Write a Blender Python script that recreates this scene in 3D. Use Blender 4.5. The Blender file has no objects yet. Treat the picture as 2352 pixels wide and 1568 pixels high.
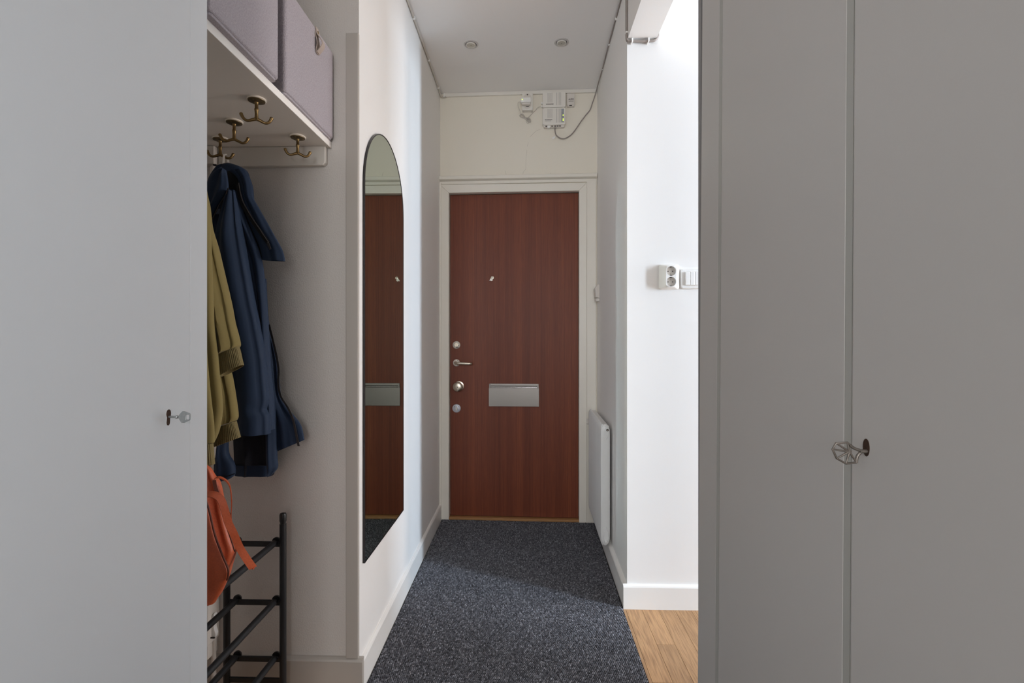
import bpy, bmesh, math, random
import numpy as np
from mathutils import Vector, Matrix, noise

random.seed(7)
C = bpy.context.scene.collection
SC = bpy.context.scene
PI = math.pi

# ------------------------------------------------------------------ camera
CAM_H = 1.135
F_PX, CX, HOR = 1110.0, 1176.0, 770.0           # focal length and horizon, for a 2352 px wide frame
YAW = math.atan(32 / F_PX)
cam_data = bpy.data.cameras.new('camera')
cam_data.sensor_width = 36
cam_data.lens = F_PX / 2352 * 36
cam_data.shift_y = -14 / 2352
cam_data.clip_start = 0.02
cam = bpy.data.objects.new('camera', cam_data)
cam.location = (0, 0, CAM_H)
cam.rotation_euler = (PI / 2, 0, YAW)
C.objects.link(cam)
SC.camera = cam

# ------------------------------------------------------------------ world, lights, exposure
w = bpy.data.worlds.new('sky')
SC.world = w
w.use_nodes = True
wn = w.node_tree.nodes['Background']
wn.inputs[0].default_value = (0.62, 0.76, 1.0, 1)
wn.inputs[1].default_value = 2.0

def area(name, loc, direction, sx, sy, power, col):
    d = bpy.data.lights.new(name, 'AREA')
    d.shape = 'RECTANGLE'
    d.size, d.size_y = sx, sy
    d.energy = power
    d.color = col
    o = bpy.data.objects.new(name, d)
    o.location = loc
    o.rotation_euler = Vector(direction).to_track_quat('-Z', 'Y').to_euler()
    C.objects.link(o)
    return o

area('daylight_east_window', (4.42, 0.40, 1.55), (-1, 0, 0), 0.30, 1.5, 205, (0.68, 0.83, 1.0))
area('east_warm_fill', (4.42, 1.66, 1.25), (-1, 0, 0), 0.50, 2.0, 64, (1.0, 0.93, 0.9))  # added warm fill that brightens the near part of the left wall
area('daylight_south_window', (3.5, -1.92, 1.5), (0, 1, 0), 1.3, 1.5, 68, (0.98, 0.99, 1.0))
area('daylight_side_window', (2.10, -0.45, 1.55), (-1, 0, 0), 1.0, 1.5, 24, (0.84, 0.92, 1.0))
area('rear_soft_fill', (0.0, -2.72, 1.55), (0, 1, 0), 1.0, 1.4, 36, (1.0, 0.97, 0.93))  # added soft fill from behind the camera, lifting the end wall
SC.view_settings.view_transform = 'Standard'
SC.view_settings.look = 'None'
SC.view_settings.gamma = 1
SC.view_settings.use_curve_mapping = False
SC.view_settings.exposure = 0.11
SC.cycles.max_bounces = 9
SC.cycles.diffuse_bounces = 6
SC.cycles.glossy_bounces = 4
SC.cycles.caustics_reflective = True
SC.cycles.sample_clamp_indirect = 0
SC.cycles.blur_glossy = 0.0
SC.cycles.use_guiding = True
SC.cycles.use_denoising = True

# ------------------------------------------------------------------ pixel -> point on a real plane (survey of the photograph)
FW = Vector((-math.sin(YAW), math.cos(YAW), 0)); RT = Vector((math.cos(YAW), math.sin(YAW), 0)); UP = Vector((0, 0, 1))
CO = Vector((0, 0, CAM_H))
def ray(px, py): return FW + RT * ((px - CX) / F_PX) + UP * ((HOR - py) / F_PX)
def atX(px, py, x): d = ray(px, py); return CO + d * (x / d.x)
def atY(px, py, y): d = ray(px, py); return CO + d * (y / d.y)
def atZ(px, py, z): d = ray(px, py); return CO + d * ((z - CAM_H) / d.z)

# the back wall is a little out of square: u along it, v out of it towards the hall
BO = Vector((-0.53, 2.975, 0)); BA = math.atan2(-0.03, 0.962)
BU = Vector((math.cos(BA), math.sin(BA), 0)); BN = Vector((math.sin(BA), -math.cos(BA), 0))
def back(p): return BO + BU * p[0] + BN * p[1] + UP * p[2]

# ------------------------------------------------------------------ materials
def lin(c):
    c = c / 255
    return c / 12.92 if c <= 0.04045 else ((c + 0.055) / 1.055) ** 2.4
def rgb(r, g, b): return (lin(r), lin(g), lin(b), 1)

def mat(name, col, rough=0.5, metal=0.0, bump=0.0, scale=60.0, stretch=(1, 1, 1), var=0.0, coat=0.0, emit=0.0, sheen=0.0, spec=0.5):
    m = bpy.data.materials.new(name)
    m.use_nodes = True
    nt = m.node_tree; N = nt.nodes; L = nt.links
    p = N['Principled BSDF']
    p.inputs['Base Color'].default_value = rgb(*col)
    p.inputs['Roughness'].default_value = rough
    p.inputs['Metallic'].default_value = metal
    p.inputs['Coat Weight'].default_value = coat
    p.inputs['Sheen Weight'].default_value = sheen
    p.inputs['Specular IOR Level'].default_value = spec
    if emit:
        p.inputs['Emission Color'].default_value = rgb(*col)
        p.inputs['Emission Strength'].default_value = emit
    tc = N.new('ShaderNodeTexCoord'); mp = N.new('ShaderNodeMapping')
    mp.inputs['Scale'].default_value = stretch
    L.new(tc.outputs['Object'], mp.inputs['Vector'])
    nz = N.new('ShaderNodeTexNoise'); nz.inputs['Scale'].default_value = scale; nz.inputs['Detail'].default_value = 4
    L.new(mp.outputs[0], nz.inputs['Vector'])
    if bump:
        b = N.new('ShaderNodeBump'); b.inputs['Strength'].default_value = bump; b.inputs['Distance'].default_value = 0.002
        L.new(nz.outputs['Fac'], b.inputs['Height']); L.new(b.outputs[0], p.inputs['Normal'])
    if var:
        n2 = N.new('ShaderNodeTexNoise'); n2.inputs['Scale'].default_value = scale; n2.inputs['Detail'].default_value = 5
        L.new(mp.outputs[0], n2.inputs['Vector'])
        mr = N.new('ShaderNodeMapRange'); mr.inputs['From Min'].default_value = 0.3; mr.inputs['From Max'].default_value = 0.7
        mr.inputs['To Min'].default_value = 1 - var; mr.inputs['To Max'].default_value = 1 + var
        L.new(n2.outputs['Fac'], mr.inputs['Value'])
        mx = N.new('ShaderNodeMix'); mx.data_type = 'RGBA'; mx.blend_type = 'MULTIPLY'; mx.inputs['Factor'].default_value = 1
        mx.inputs['A'].default_value = rgb(*col)
        L.new(mr.outputs[0], mx.inputs['B']); L.new(mx.outputs['Result'], p.inputs['Base Color'])
    return m

PAINT = mat('wall_paint', (239, 237, 234), 0.55, bump=0.05, scale=140)
BACKP = mat('cream_wall_paint', (236, 230, 216), 0.6, bump=0.12, scale=130)
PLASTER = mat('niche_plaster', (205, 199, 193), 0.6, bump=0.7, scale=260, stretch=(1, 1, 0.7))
CEIL = mat('ceiling_paint', (244, 242, 240), 0.7, bump=0.08, scale=120)
TRIM = mat('trim_paint', (236, 231, 220), 0.35, bump=0.06, scale=70, stretch=(1, 1, 0.2))
BASE = mat('baseboard_paint', (236, 234, 230), 0.35, bump=0.05, scale=70)
CABL = mat('wardrobe_paint', (222, 224, 226), 0.42, bump=0.07, scale=90)
GROOVE_SHADE = mat('groove_shade', (186, 185, 178), 0.5)  # shade of the wardrobe grooves put into a darker grey
CABR = mat('wardrobe_paint_grey', (206, 202, 197), 0.42, bump=0.07, scale=90)
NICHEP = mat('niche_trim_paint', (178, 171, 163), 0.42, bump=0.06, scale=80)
EDGE_LIT = mat('lit_edge_paint', (240, 235, 229), 0.45)  # brighter than the shelf paint, for the light its front edge catches
SHELFM = mat('shelf_paint', (212, 206, 198), 0.42, bump=0.06, scale=80)
FELT = mat('grey_felt', (164, 156, 161), 0.95, bump=0.7, scale=360, stretch=(1, 1, 0.75), var=0.16, sheen=0.15)
PULLM = mat('taupe_leather', (176, 160, 149), 0.55, bump=0.15, scale=300)
BRASS = mat('aged_brass', (128, 105, 70), 0.32, 0.95, bump=0.12, scale=120, var=0.15)
BRASSP = mat('brass_plate', (112, 98, 74), 0.42, 0.85, bump=0.3, scale=200, var=0.2)
PAINTRIM = mat('paint_rim', (228, 219, 206), 0.5)
NAVY = mat('navy_cloth', (29, 44, 66), 0.7, bump=0.10, scale=900, var=0.06, sheen=0.04, spec=0.25)
NAVYD = mat('navy_lining', (17, 21, 32), 0.85, bump=0.3, scale=420, var=0.15)
BLACKC = mat('black_lining', (12, 13, 17), 0.9, bump=0.3, scale=400)
ZIPM = mat('zip_teeth', (62, 58, 58), 0.4, 0.6, bump=0.9, scale=900)
OLIVE = mat('olive_cloth', (124, 110, 67), 0.85, bump=0.14, scale=900, var=0.05, sheen=0.08, spec=0.25)
OLIVER = mat('olive_rib', (112, 99, 63), 0.9, bump=0.4, scale=500, var=0.1)
LEATH = mat('tan_leather', (184, 86, 50), 0.45, bump=0.22, scale=260, var=0.10)
LEATHD = mat('dark_leather_edge', (96, 42, 22), 0.6)
RACKM = mat('black_metal', (26, 26, 28), 0.48, 0.2, bump=0.12, scale=400)
RACKP = mat('black_plastic', (20, 20, 21), 0.4)
FRAMEM = mat('mirror_frame', (38, 35, 36), 0.32, 0.3)
MIRR = mat('mirror_glass', (206, 216, 204), 0.004, 1.0)
RADM = mat('radiator_enamel', (230, 230, 228), 0.25, bump=0.05, scale=60)
DARKM = mat('dark_recess', (24, 22, 21), 0.8)
RUSTM = mat('rusty_keyhole', (62, 40, 26), 0.8, bump=0.4, scale=300, var=0.3)
KEYM = mat('nickel_key', (168, 172, 172), 0.35, 0.85, bump=0.15, scale=220, var=0.1)
KEYG = mat('pewter_key', (138, 130, 122), 0.4, 0.7, bump=0.2, scale=220, var=0.12)
STEEL = mat('brushed_steel', (142, 138, 134), 0.30, 1.0, bump=0.07, scale=90, stretch=(0.4, 0.4, 30), var=0.05)
NICKEL = mat('satin_nickel', (206, 196, 180), 0.26, 1.0)
LIGHTPL = mat('pale_metal', (216, 210, 200), 0.38, 0.35, bump=0.1, scale=200)
ZINC = mat('grey_zinc', (200, 203, 212), 0.42, 0.3, bump=0.1, scale=200)
SPOTR = mat('spot_trim', (206, 202, 199), 0.4)
PLAST = mat('white_plastic', (232, 228, 220), 0.4)
PLASTW = mat('bright_white_plastic', (242, 241, 238), 0.3)
PLASTG = mat('grey_white_plastic', (222, 216, 208), 0.42)
GREYC = mat('grey_cable', (150, 141, 135), 0.5)
CABLW = mat('white_cable', (204, 198, 189), 0.5)
INK = mat('grey_print', (92, 85, 82), 0.6)
SLOTM = mat('vent_slot', (122, 114, 108), 0.8)
LEDP = mat('led_strip_panel', (160, 164, 168), 0.4)
LED = mat('green_led', (215, 255, 70), 0.4, emit=2.2)
CHROME = mat('chrome', (200, 198, 196), 0.12, 1.0)
CRACKM = mat('crack_grey', (150, 141, 130), 0.9)
OAKT = mat('oak_threshold', (168, 124, 78), 0.5, bump=0.15, scale=30, stretch=(1, 12, 12), var=0.12)
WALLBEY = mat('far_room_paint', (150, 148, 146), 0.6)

def door_wood():
    m = mat('mahogany_veneer', (112, 60, 42), 0.45, spec=0.3)
    nt = m.node_tree; N = nt.nodes; L = nt.links; p = N['Principled BSDF']
    tc = N.new('ShaderNodeTexCoord')
    def streak(sx, sz, detail):
        mp = N.new('ShaderNodeMapping'); mp.inputs['Scale'].default_value = (sx, sx, sz)
        L.new(tc.outputs['Object'], mp.inputs['Vector'])
        n = N.new('ShaderNodeTexNoise'); n.inputs['Scale'].default_value = 1; n.inputs['Detail'].default_value = detail
        n.inputs['Roughness'].default_value = 0.65
        L.new(mp.outputs[0], n.inputs['Vector']); return n
    a = streak(14, 0.2, 2); b = streak(170, 0.7, 4); c = streak(620, 9, 3)
    def add(x, y, f):
        mx = N.new('ShaderNodeMath'); mx.operation = 'MULTIPLY_ADD'
        L.new(y, mx.inputs[0]); mx.inputs[1].default_value = f; L.new(x, mx.inputs[2]); return mx.outputs[0]
    ha = N.new('ShaderNodeMath'); ha.operation = 'MULTIPLY'; L.new(a.outputs['Fac'], ha.inputs[0]); ha.inputs[1].default_value = 0.5
    s = add(add(ha.outputs[0], b.outputs['Fac'], 0.6), c.outputs['Fac'], 0.65)
    r = N.new('ShaderNodeValToRGB')
    r.color_ramp.elements[0].position = 0.82; r.color_ramp.elements[0].color = rgb(92, 47, 32)
    r.color_ramp.elements[1].position = 1.55; r.color_ramp.elements[1].color = rgb(144, 80, 49)
    e = r.color_ramp.elements.new(1.0); 
    mr = N.new('ShaderNodeMapRange'); mr.inputs['From Min'].default_value = 0.50; mr.inputs['From Max'].default_value = 1.30
    L.new(s, mr.inputs['Value'])
    r.color_ramp.elements.remove(e)
    r.color_ramp.elements[0].position = 0.12; r.color_ramp.elements[1].position = 0.88
    e = r.color_ramp.elements.new(0.5); e.color = rgb(117, 60, 40)
    L.new(mr.outputs[0], r.inputs['Fac']); L.new(r.outputs[0], p.inputs['Base Color'])
    bp = N.new('ShaderNodeBump'); bp.inputs['Strength'].default_value = 0.12; bp.inputs['Distance'].default_value = 0.001
    L.new(s, bp.inputs['Height']); L.new(bp.outputs[0], p.inputs['Normal'])
    return m
DOORW = door_wood()

def oak():
    m = mat('oak_plank', (176, 128, 82), 0.5)
    nt = m.node_tree; N = nt.nodes; L = nt.links; p = N['Principled BSDF']
    tc = N.new('ShaderNodeTexCoord'); oi = N.new('ShaderNodeObjectInfo')
    off = N.new('ShaderNodeVectorMath'); off.operation = 'SCALE'
    cmb = N.new('ShaderNodeCombineXYZ')
    for i in range(3): L.new(oi.outputs['Random'], cmb.inputs[i])
    L.new(cmb.outputs[0], off.inputs[0]); off.inputs['Scale'].default_value = 37
    ad = N.new('ShaderNodeVectorMath'); L.new(tc.outputs['Object'], ad.inputs[0]); L.new(off.outputs[0], ad.inputs[1])
    mp = N.new('ShaderNodeMapping'); mp.inputs['Scale'].default_value = (26, 1.6, 26); L.new(ad.outputs[0], mp.inputs['Vector'])
    nz = N.new('ShaderNodeTexNoise'); nz.inputs['Scale'].default_value = 1; nz.inputs['Detail'].default_value = 2
    L.new(mp.outputs[0], nz.inputs['Vector'])
    ml = N.new('ShaderNodeMath'); ml.operation = 'MULTIPLY'; L.new(nz.outputs['Fac'], ml.inputs[0]); ml.inputs[1].default_value = 9
    fr = N.new('ShaderNodeMath'); fr.operation = 'PINGPONG'; L.new(ml.outputs[0], fr.inputs[0]); fr.inputs[1].default_value = 0.5
    m2 = N.new('ShaderNodeMapping'); m2.inputs['Scale'].default_value = (320, 16, 320); L.new(ad.outputs[0], m2.inputs['Vector'])
    n2 = N.new('ShaderNodeTexNoise'); n2.inputs['Scale'].default_value = 1; n2.inputs['Detail'].default_value = 3; L.new(m2.outputs[0], n2.inputs['Vector'])
    sm = N.new('ShaderNodeMath'); sm.operation = 'MULTIPLY_ADD'; L.new(fr.outputs[0], sm.inputs[0]); sm.inputs[1].default_value = 0.55; L.new(n2.outputs['Fac'], sm.inputs[2])
    r = N.new('ShaderNodeValToRGB'); r.color_ramp.elements[0].position = 0.25; r.color_ramp.elements[0].color = rgb(138, 103, 72)
    r.color_ramp.elements[1].position = 0.80; r.color_ramp.elements[1].color = rgb(186, 146, 104)
    L.new(sm.outputs[0], r.inputs['Fac'])
    mr = N.new('ShaderNodeMapRange'); mr.inputs['To Min'].default_value = 0.88; mr.inputs['To Max'].default_value = 1.1; L.new(oi.outputs['Random'], mr.inputs['Value'])
    mx = N.new('ShaderNodeMix'); mx.data_type = 'RGBA'; mx.blend_type = 'MULTIPLY'; mx.inputs['Factor'].default_value = 1
    L.new(r.outputs[0], mx.inputs['A']); L.new(mr.outputs[0], mx.inputs['B']); L.new(mx.outputs['Result'], p.inputs['Base Color'])
    bp = N.new('ShaderNodeBump'); bp.inputs['Strength'].default_value = 0.15; bp.inputs['Distance'].default_value = 0.001
    L.new(sm.outputs[0], bp.inputs['Height']); L.new(bp.outputs[0], p.inputs['Normal'])
    return m
OAK = oak()

def carpet_mat():
    m = mat('loop_carpet', (52, 53, 60), 0.9)
    nt = m.node_tree; N = nt.nodes; L = nt.links; p = N['Principled BSDF']
    at = N.new('ShaderNodeAttribute'); at.attribute_name = 'shade'
    r = N.new('ShaderNodeValToRGB'); r.color_ramp.elements[0].position = 0.0; r.color_ramp.elements[0].color = rgb(52, 52, 57)
    r.color_ramp.elements[1].position = 1.0; r.color_ramp.elements[1].color = rgb(150, 150, 156)
    e = r.color_ramp.elements.new(0.6); e.color = rgb(104, 104, 110)
    L.new(at.outputs['Fac'], r.inputs['Fac']); L.new(r.outputs[0], p.inputs['Base Color'])
    return m
CARPET = carpet_mat()
CARPETB = mat('carpet_backing', (30, 30, 34), 0.95, bump=0.5, scale=200, var=0.2)

# ------------------------------------------------------------------ mesh building
class M:
    def __init__(s, xf=None): s.v = []; s.f = []; s.xf = xf
    def add(s, vs, fs):
        o = len(s.v); s.v += [Vector(p) for p in vs]; s.f += [tuple(i + o for i in f) for f in fs]; return s
    def box(s, x0, x1, y0, y1, z0, z1):
        vs = [(x, y, z) for z in (z0, z1) for y in (y0, y1) for x in (x0, x1)]
        return s.add(vs, [(0, 2, 3, 1), (4, 5, 7, 6), (0, 1, 5, 4), (2, 6, 7, 3), (0, 4, 6, 2), (1, 3, 7, 5)])
    def prism(s, poly, axis, a, b):
        # poly: 2D points; axis 'x','y','z' is the extrusion axis from a to b
        def P(u, w, t): return {'x': (t, u, w), 'y': (u, t, w), 'z': (u, w, t)}[axis]
        n = len(poly)
        vs = [P(u, w, a) for u, w in poly] + [P(u, w, b) for u, w in poly]
        fs = [tuple(range(n))[::-1], tuple(range(n, 2 * n))] + [(i, (i + 1) % n, n + (i + 1) % n, n + i) for i in range(n)]
        return s.add(vs, fs)
    def loft(s, rings, cap=True, closed=True):
        n = len(rings[0]); vs = [p for r in rings for p in r]; fs = []
        for j in range(len(rings) - 1):
            for i in range(n if closed else n - 1):
                k = (i + 1) % n
                fs.append((j * n + i, j * n + k, (j + 1) * n + k, (j + 1) * n + i))
        if cap and closed:
            fs += [tuple(range(n))[::-1], tuple(range((len(rings) - 1) * n, len(rings) * n))]
        return s.add(vs, fs)
    def tube(s, pts, r, n=10, cap=True):
        pts = [Vector(p) for p in pts]
        R = r if isinstance(r, (list, tuple)) else [r] * len(pts)
        rings = []; u = None
        for i, p in enumerate(pts):
            t = (pts[min(i + 1, len(pts) - 1)] - pts[max(i - 1, 0)]).normalized()
            if u is None: u = t.orthogonal().normalized()
            u = (u - t * u.dot(t)).normalized(); w = t.cross(u)
            rings.append([p + (u * math.cos(a) + w * math.sin(a)) * R[i] for a in (2 * PI * k / n for k in range(n))])
        return s.loft(rings, cap)
    def lathe(s, o, axis, prof, n=24):
        # prof: (distance along axis, radius)
        o = Vector(o); t = Vector(axis).normalized(); u = t.orthogonal().normalized(); w = t.cross(u)
        rings = [[o + t * d + (u * math.cos(a) + w * math.sin(a)) * max(r, 1e-5) for a in (2 * PI * k / n for k in range(n))] for d, r in prof]
        return s.loft(rings, True)
    def ribbon(s, pts, wid, th, widths=None):
        # pts: centre line; wid: width direction(s); th: thickness
        pts = [Vector(p) for p in pts]; rings = []
        for i, p in enumerate(pts):
            t = (pts[min(i + 1, len(pts) - 1)] - pts[max(i - 1, 0)]).normalized()
            wd = Vector(wid[i] if isinstance(wid, list) else wid)
            wv = wd; nn = t.cross(wv).normalized() * th * 0.5
            k = widths[i] if widths else 1
            rings.append([p - wv * 0.5 * k - nn, p + wv * 0.5 * k - nn, p + wv * 0.5 * k + nn, p - wv * 0.5 * k + nn])
        return s.loft(rings, True)
    def build(s, name, m, parent=None, smooth=False, bevel=0.0, seg=2, label=None, sub=0):
        me = bpy.data.meshes.new(name)
        vs = [tuple(s.xf(p)) if s.xf else tuple(p) for p in s.v]
        me.from_pydata(vs, [], s.f); me.materials.append(m)
        bm = bmesh.new(); bm.from_mesh(me); bmesh.ops.recalc_face_normals(bm, faces=bm.faces); bm.to_mesh(me); bm.free()
        if smooth:
            me.polygons.foreach_set('use_smooth', [True] * len(me.polygons))
            me.set_sharp_from_angle(angle=math.radians(50))
        o = bpy.data.objects.new(name, me); C.objects.link(o)
        if bevel:
            b = o.modifiers.new('bevel', 'BEVEL'); b.width = bevel; b.segments = seg; b.limit_method = 'ANGLE'; b.angle_limit = math.radians(35)
        if sub:
            sm = o.modifiers.new('subdivision', 'SUBSURF'); sm.levels = sub; sm.render_levels = sub
        if parent is not None: attach(o, parent)
        if label: o['label'] = label
        return o

def world_of(o):
    mt = Matrix.LocRotScale(o.location, o.rotation_euler, o.scale)
    return world_of(o.parent) @ o.matrix_parent_inverse @ mt if o.parent else mt
def attach(o, parent):
    o.parent = parent; o.matrix_parent_inverse = world_of(parent).inverted()
def thing(name, label, cat, loc, group=None):
    o = bpy.data.objects.new(name, None); o.empty_display_size = 0.05; C.objects.link(o)
    o.location = loc; return tag(o, label, cat, group)
def tag(o, label, cat, group=None):
    o['label'] = label; o['category'] = cat; o['kind'] = 'thing'
    if group: o['group'] = group
    return o
def struct_root(name, loc, label=None):
    o = bpy.data.objects.new(name, None); o.empty_display_size = 0.05; C.objects.link(o); o.location = loc
    o['kind'] = 'structure'; 
    if label: o['label'] = label
    return o
def struct(m, name, mt, parent=None, **k):
    o = m.build(name, mt, parent, **k); o['kind'] = 'structure'; return o
def copy_tree(o, parent=None):
    c = o.copy(); C.objects.link(c)
    if parent is not None: c.parent = parent; c.matrix_parent_inverse = o.matrix_parent_inverse.copy()
    for ch in list(o.children): copy_tree(ch, c)
    return c
def arc(cx, cy, r, a0, a1, n): return [(cx + r * math.cos(a0 + (a1 - a0) * i / n), cy + r * math.sin(a0 + (a1 - a0) * i / n)) for i in range(n + 1)]
def rrect(x0, x1, y0, y1, r, n=5):
    return arc(x1 - r, y1 - r, r, 0, PI / 2, n) + arc(x0 + r, y1 - r, r, PI / 2, PI, n) + arc(x0 + r, y0 + r, r, PI, 1.5 * PI, n) + arc(x1 - r, y0 + r, r, 1.5 * PI, 2 * PI, n)
def spline(pts, k=6):
    pts = [Vector(p) for p in pts]; out = []
    for i in range(len(pts) - 1):
        a = pts[max(i - 1, 0)]; b = pts[i]; c = pts[i + 1]; d = pts[min(i + 2, len(pts) - 1)]
        for j in range(k):
            t = j / k
            out.append(0.5 * ((2 * b) + (c - a) * t + (2 * a - 5 * b + 4 * c - d) * t * t + (3 * b - a - 3 * c + d) * t ** 3))
    return out + [pts[-1]]

CE = 2.625
# ------------------------------------------------------------------ the setting
m = M().box(-1.3, 0.388, -2.9, 3.2, -0.06, 0).box(0.388, 4.6, -2.9, 2.0295, -0.06, -0.012).box(0.388, 4.6, 2.0295, 3.2, -0.06, 0)
FLOOR = struct(m, 'floor', OAK)
# oak strips, each its own piece, running along the hall
PW = 0.067
pm = {}
def plank(x, y0, y1):
    L_ = round(y1 - y0, 3)
    if L_ not in pm:
        q = M().box(0.0003, PW - 0.0003, 0.0003, L_ - 0.0003, -0.0115, 0)
        o = q.build('plank', OAK, None, bevel=0.0006, seg=1); pm[L_] = o
        o.location = (x, y0, 0)
    else:
        o = pm[L_].copy(); C.objects.link(o); o.location = (x, y0, 0); o.parent = None; o.matrix_parent_inverse = Matrix()
    return o
planks = []
joints = [1.595, 1.79, 1.36, 1.66, 1.90, 1.48, 1.74]
for i in range(59):
    x = 0.4137 + PW * (i - 0)
    if x > 4.35: break
    j = joints[i % 7]
    y = j
    planks.append(plank(x, j, 2.028))
    segs = [0.62, 0.78, 0.70, 0.86, 0.74]
    k = i
    ymin = -2.0 if x > 1.03 else 0.0
    while y - 0.5 > ymin:
        s_ = segs[k % 5]; k += 1
        if len(planks) > 285: break
        planks.append(plank(x, y - s_, y)); y -= s_
q = M().box(0.3885, 0.4132, 0.0, 2.028, -0.0115, 0).build('plank', OAK, None, bevel=0.0006, seg=1); planks.append(q)
for o in planks: attach(o, FLOOR)

struct(M().box(-1.3, 4.6, -2.9, 3.2, CE, CE + 0.1), 'ceiling', CEIL)
# left corridor wall, with its end face on the niche
struct(M().box(-0.66, -0.53, 1.545, 3.15, 0, CE).box(-1.2, -0.53, 1.522, 1.545, 0, CE), 'wall_left', PAINT)
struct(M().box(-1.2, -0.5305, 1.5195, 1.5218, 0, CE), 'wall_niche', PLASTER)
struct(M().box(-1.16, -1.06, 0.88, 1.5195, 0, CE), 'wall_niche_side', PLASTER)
struct(M(back).box(-0.3, 1.2, -0.16, -0.06, 0, CE).box(-0.3, 0.05, -0.06, 0, 0, CE).box(0.86, 1.2, -0.06, 0, 0, CE).box(0.05, 0.86, -0.06, 0, 2.02, CE), 'wall_back', BACKP)
wr = struct(M().prism([(0.422, 2.03), (0.54, 2.03), (0.55, 3.1), (0.434, 3.1)], 'z', 0, CE), 'wall_right', PAINT)
struct(M().box(0.54, 4.5, 2.03, 2.15, 0, CE), 'wall_room', PAINT)
struct(M().box(0.4215, 0.54, 1.19, 2.0298, 2.362, CE), 'lintel', PAINT, wr)
struct(M().box(1.03, 1.13, 0.13, 1.20, -0.02, CE).box(0.425, 1.03, 1.188, 1.205, -0.02, CE).box(0.46, 2.26, 0.13, 0.148, -0.02, CE).box(2.16, 2.26, -2.0, 0.148, -0.02, CE), 'wall_room_west', WALLBEY)
struct(M().box(2.25, 2.33, 0.72, 1.085, -0.02, CE), 'light_blocker', WALLBEY)  # unseen blocker added to shape the window light on the left wall
def wall_with_hole(name, axis, at_, th, a0, a1, h0, h1, z0, z1, mt):
    m = M()
    for (p0, p1, q0, q1) in ((a0, h0, 0, CE), (h1, a1, 0, CE), (h0, h1, 0, z0), (h0, h1, z1, CE)):
        if p1 - p0 < 1e-4: continue
        if axis == 'x': m.box(at_, at_ + th, p0, p1, q0, q1)
        else: m.box(p0, p1, at_, at_ + th, q0, q1)
    return struct(m, name, mt)
m = M()
for p0, p1, q0, q1 in ((-2.1, 0.23, -0.02, CE), (0.57, 1.40, -0.02, CE), (1.92, 2.15, -0.02, CE), (0.23, 0.57, -0.02, 0.78), (0.23, 0.57, 2.32, CE), (1.40, 1.92, 2.28, CE), (1.40, 1.92, -0.02, 0.22)): m.box(4.36, 4.56, p0, p1, q0, q1)
struct(m, 'wall_room_east', WALLBEY)
wall_with_hole('wall_room_south', 'y', -2.06, 0.2, 2.16, 4.5, 2.83, 4.17, 0.73, 2.27, WALLBEY)
wall_with_hole('wall_rear', 'y', -2.86, 0.2, -1.2, 0.5, -0.52, 0.52, 0.83, 2.27, WALLBEY)
struct(M().box(-0.75, -0.62, -2.9, -1.1, 0, CE), 'wall_hall_left', WALLBEY)
struct(M().box(0.46, 2.16, -2.9, -1.06, 0, CE), 'wall_hall_right', WALLBEY)
def window(name, axis, at_, a0, a1, z0, z1):
    m = M(); t = 0.05
    for (p0, p1, q0, q1) in ((a0, a0 + t, z0, z1), (a1 - t, a1, z0, z1), (a0, a1, z0, z0 + t), (a0, a1, z1 - t, z1)):
        if axis == 'x': m.box(at_, at_ + 0.05, p0, p1, q0, q1)
        else: m.box(p0, p1, at_, at_ + 0.05, q0, q1)
    return struct(m, name, TRIM, bevel=0.004)
window('window_1', 'x', 4.44, 0.23, 0.57, 0.78, 2.32)
window('fill_window_4', 'x', 4.44, 1.40, 1.92, 0.22, 2.28)  # unseen frame added round the warm fill lamp
window('window_2', 'y', -2.0, 2.83, 4.17, 0.73, 2.27)
window('fill_window_3', 'y', -2.8, -0.52, 0.52, 0.83, 2.27)  # unseen frame added round the rear fill lamp

# baseboards: a board with a sloping top edge
def base_prof(t=0.013, h=0.1): return [(0, 0), (t, 0), (t, h - 0.010), (t * 0.8, h - 0.005), (t * 0.35, h - 0.001), (0, h)]
struct(M().prism([(-0.53 + a, b) for a, b in base_prof(0.012, 0.102)], 'y', 1.507, 2.957), 'baseboard_left', BASE)
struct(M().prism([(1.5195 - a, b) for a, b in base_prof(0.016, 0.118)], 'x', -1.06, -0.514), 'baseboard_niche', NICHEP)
m = M(); p0 = base_prof(0.018, 0.1)
m.loft([[Vector((0.4222 - a, 2.0300, b)) for a, b in p0], [Vector((0.4322 - a, 2.945, b)) for a, b in p0]])
struct(m, 'baseboard_right', BASE)
struct(M().prism([(2.03 - a, b) for a, b in base_prof(0.014, 0.1)], 'x', 0.404, 4.36), 'baseboard_room', BASE)
# painted board covering the corner of the niche
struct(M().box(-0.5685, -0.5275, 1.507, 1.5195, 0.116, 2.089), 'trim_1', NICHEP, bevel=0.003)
# architrave round the front door: three mitred boards, a ledge above
A = struct_root('trim_2', back((0.45, 0, 0)), 'off-white painted architrave of the front door')
D = 0.018
for poly in ([(0.0, 0.0), (0.057, 0.0), (0.057, 2.010), (0.0, 2.062)],
             [(0.0, 2.062), (0.057, 2.010), (0.852, 2.010), (0.897, 2.056)],
             [(0.852, 0.0), (0.897, 0.0), (0.897, 2.056), (0.852, 2.010)]):
    c = (sum(p[0] for p in poly) / 4, sum(p[1] for p in poly) / 4)
    q = [(c[0] + (u - c[0]) * 0.9995 , c[1] + (z - c[1]) * 0.9998) for u, z in poly]
    M(back).prism(q, 'y', -0.0212, D).build('casing_board', TRIM, A, bevel=0.0022)
M(back).prism([(0.897, 0.0), (0.955, 0.0), (0.955, 2.07), (0.897, 2.07)], 'y', 0.0, 0.012).build('side_board', TRIM, A, bevel=0.002)
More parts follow.
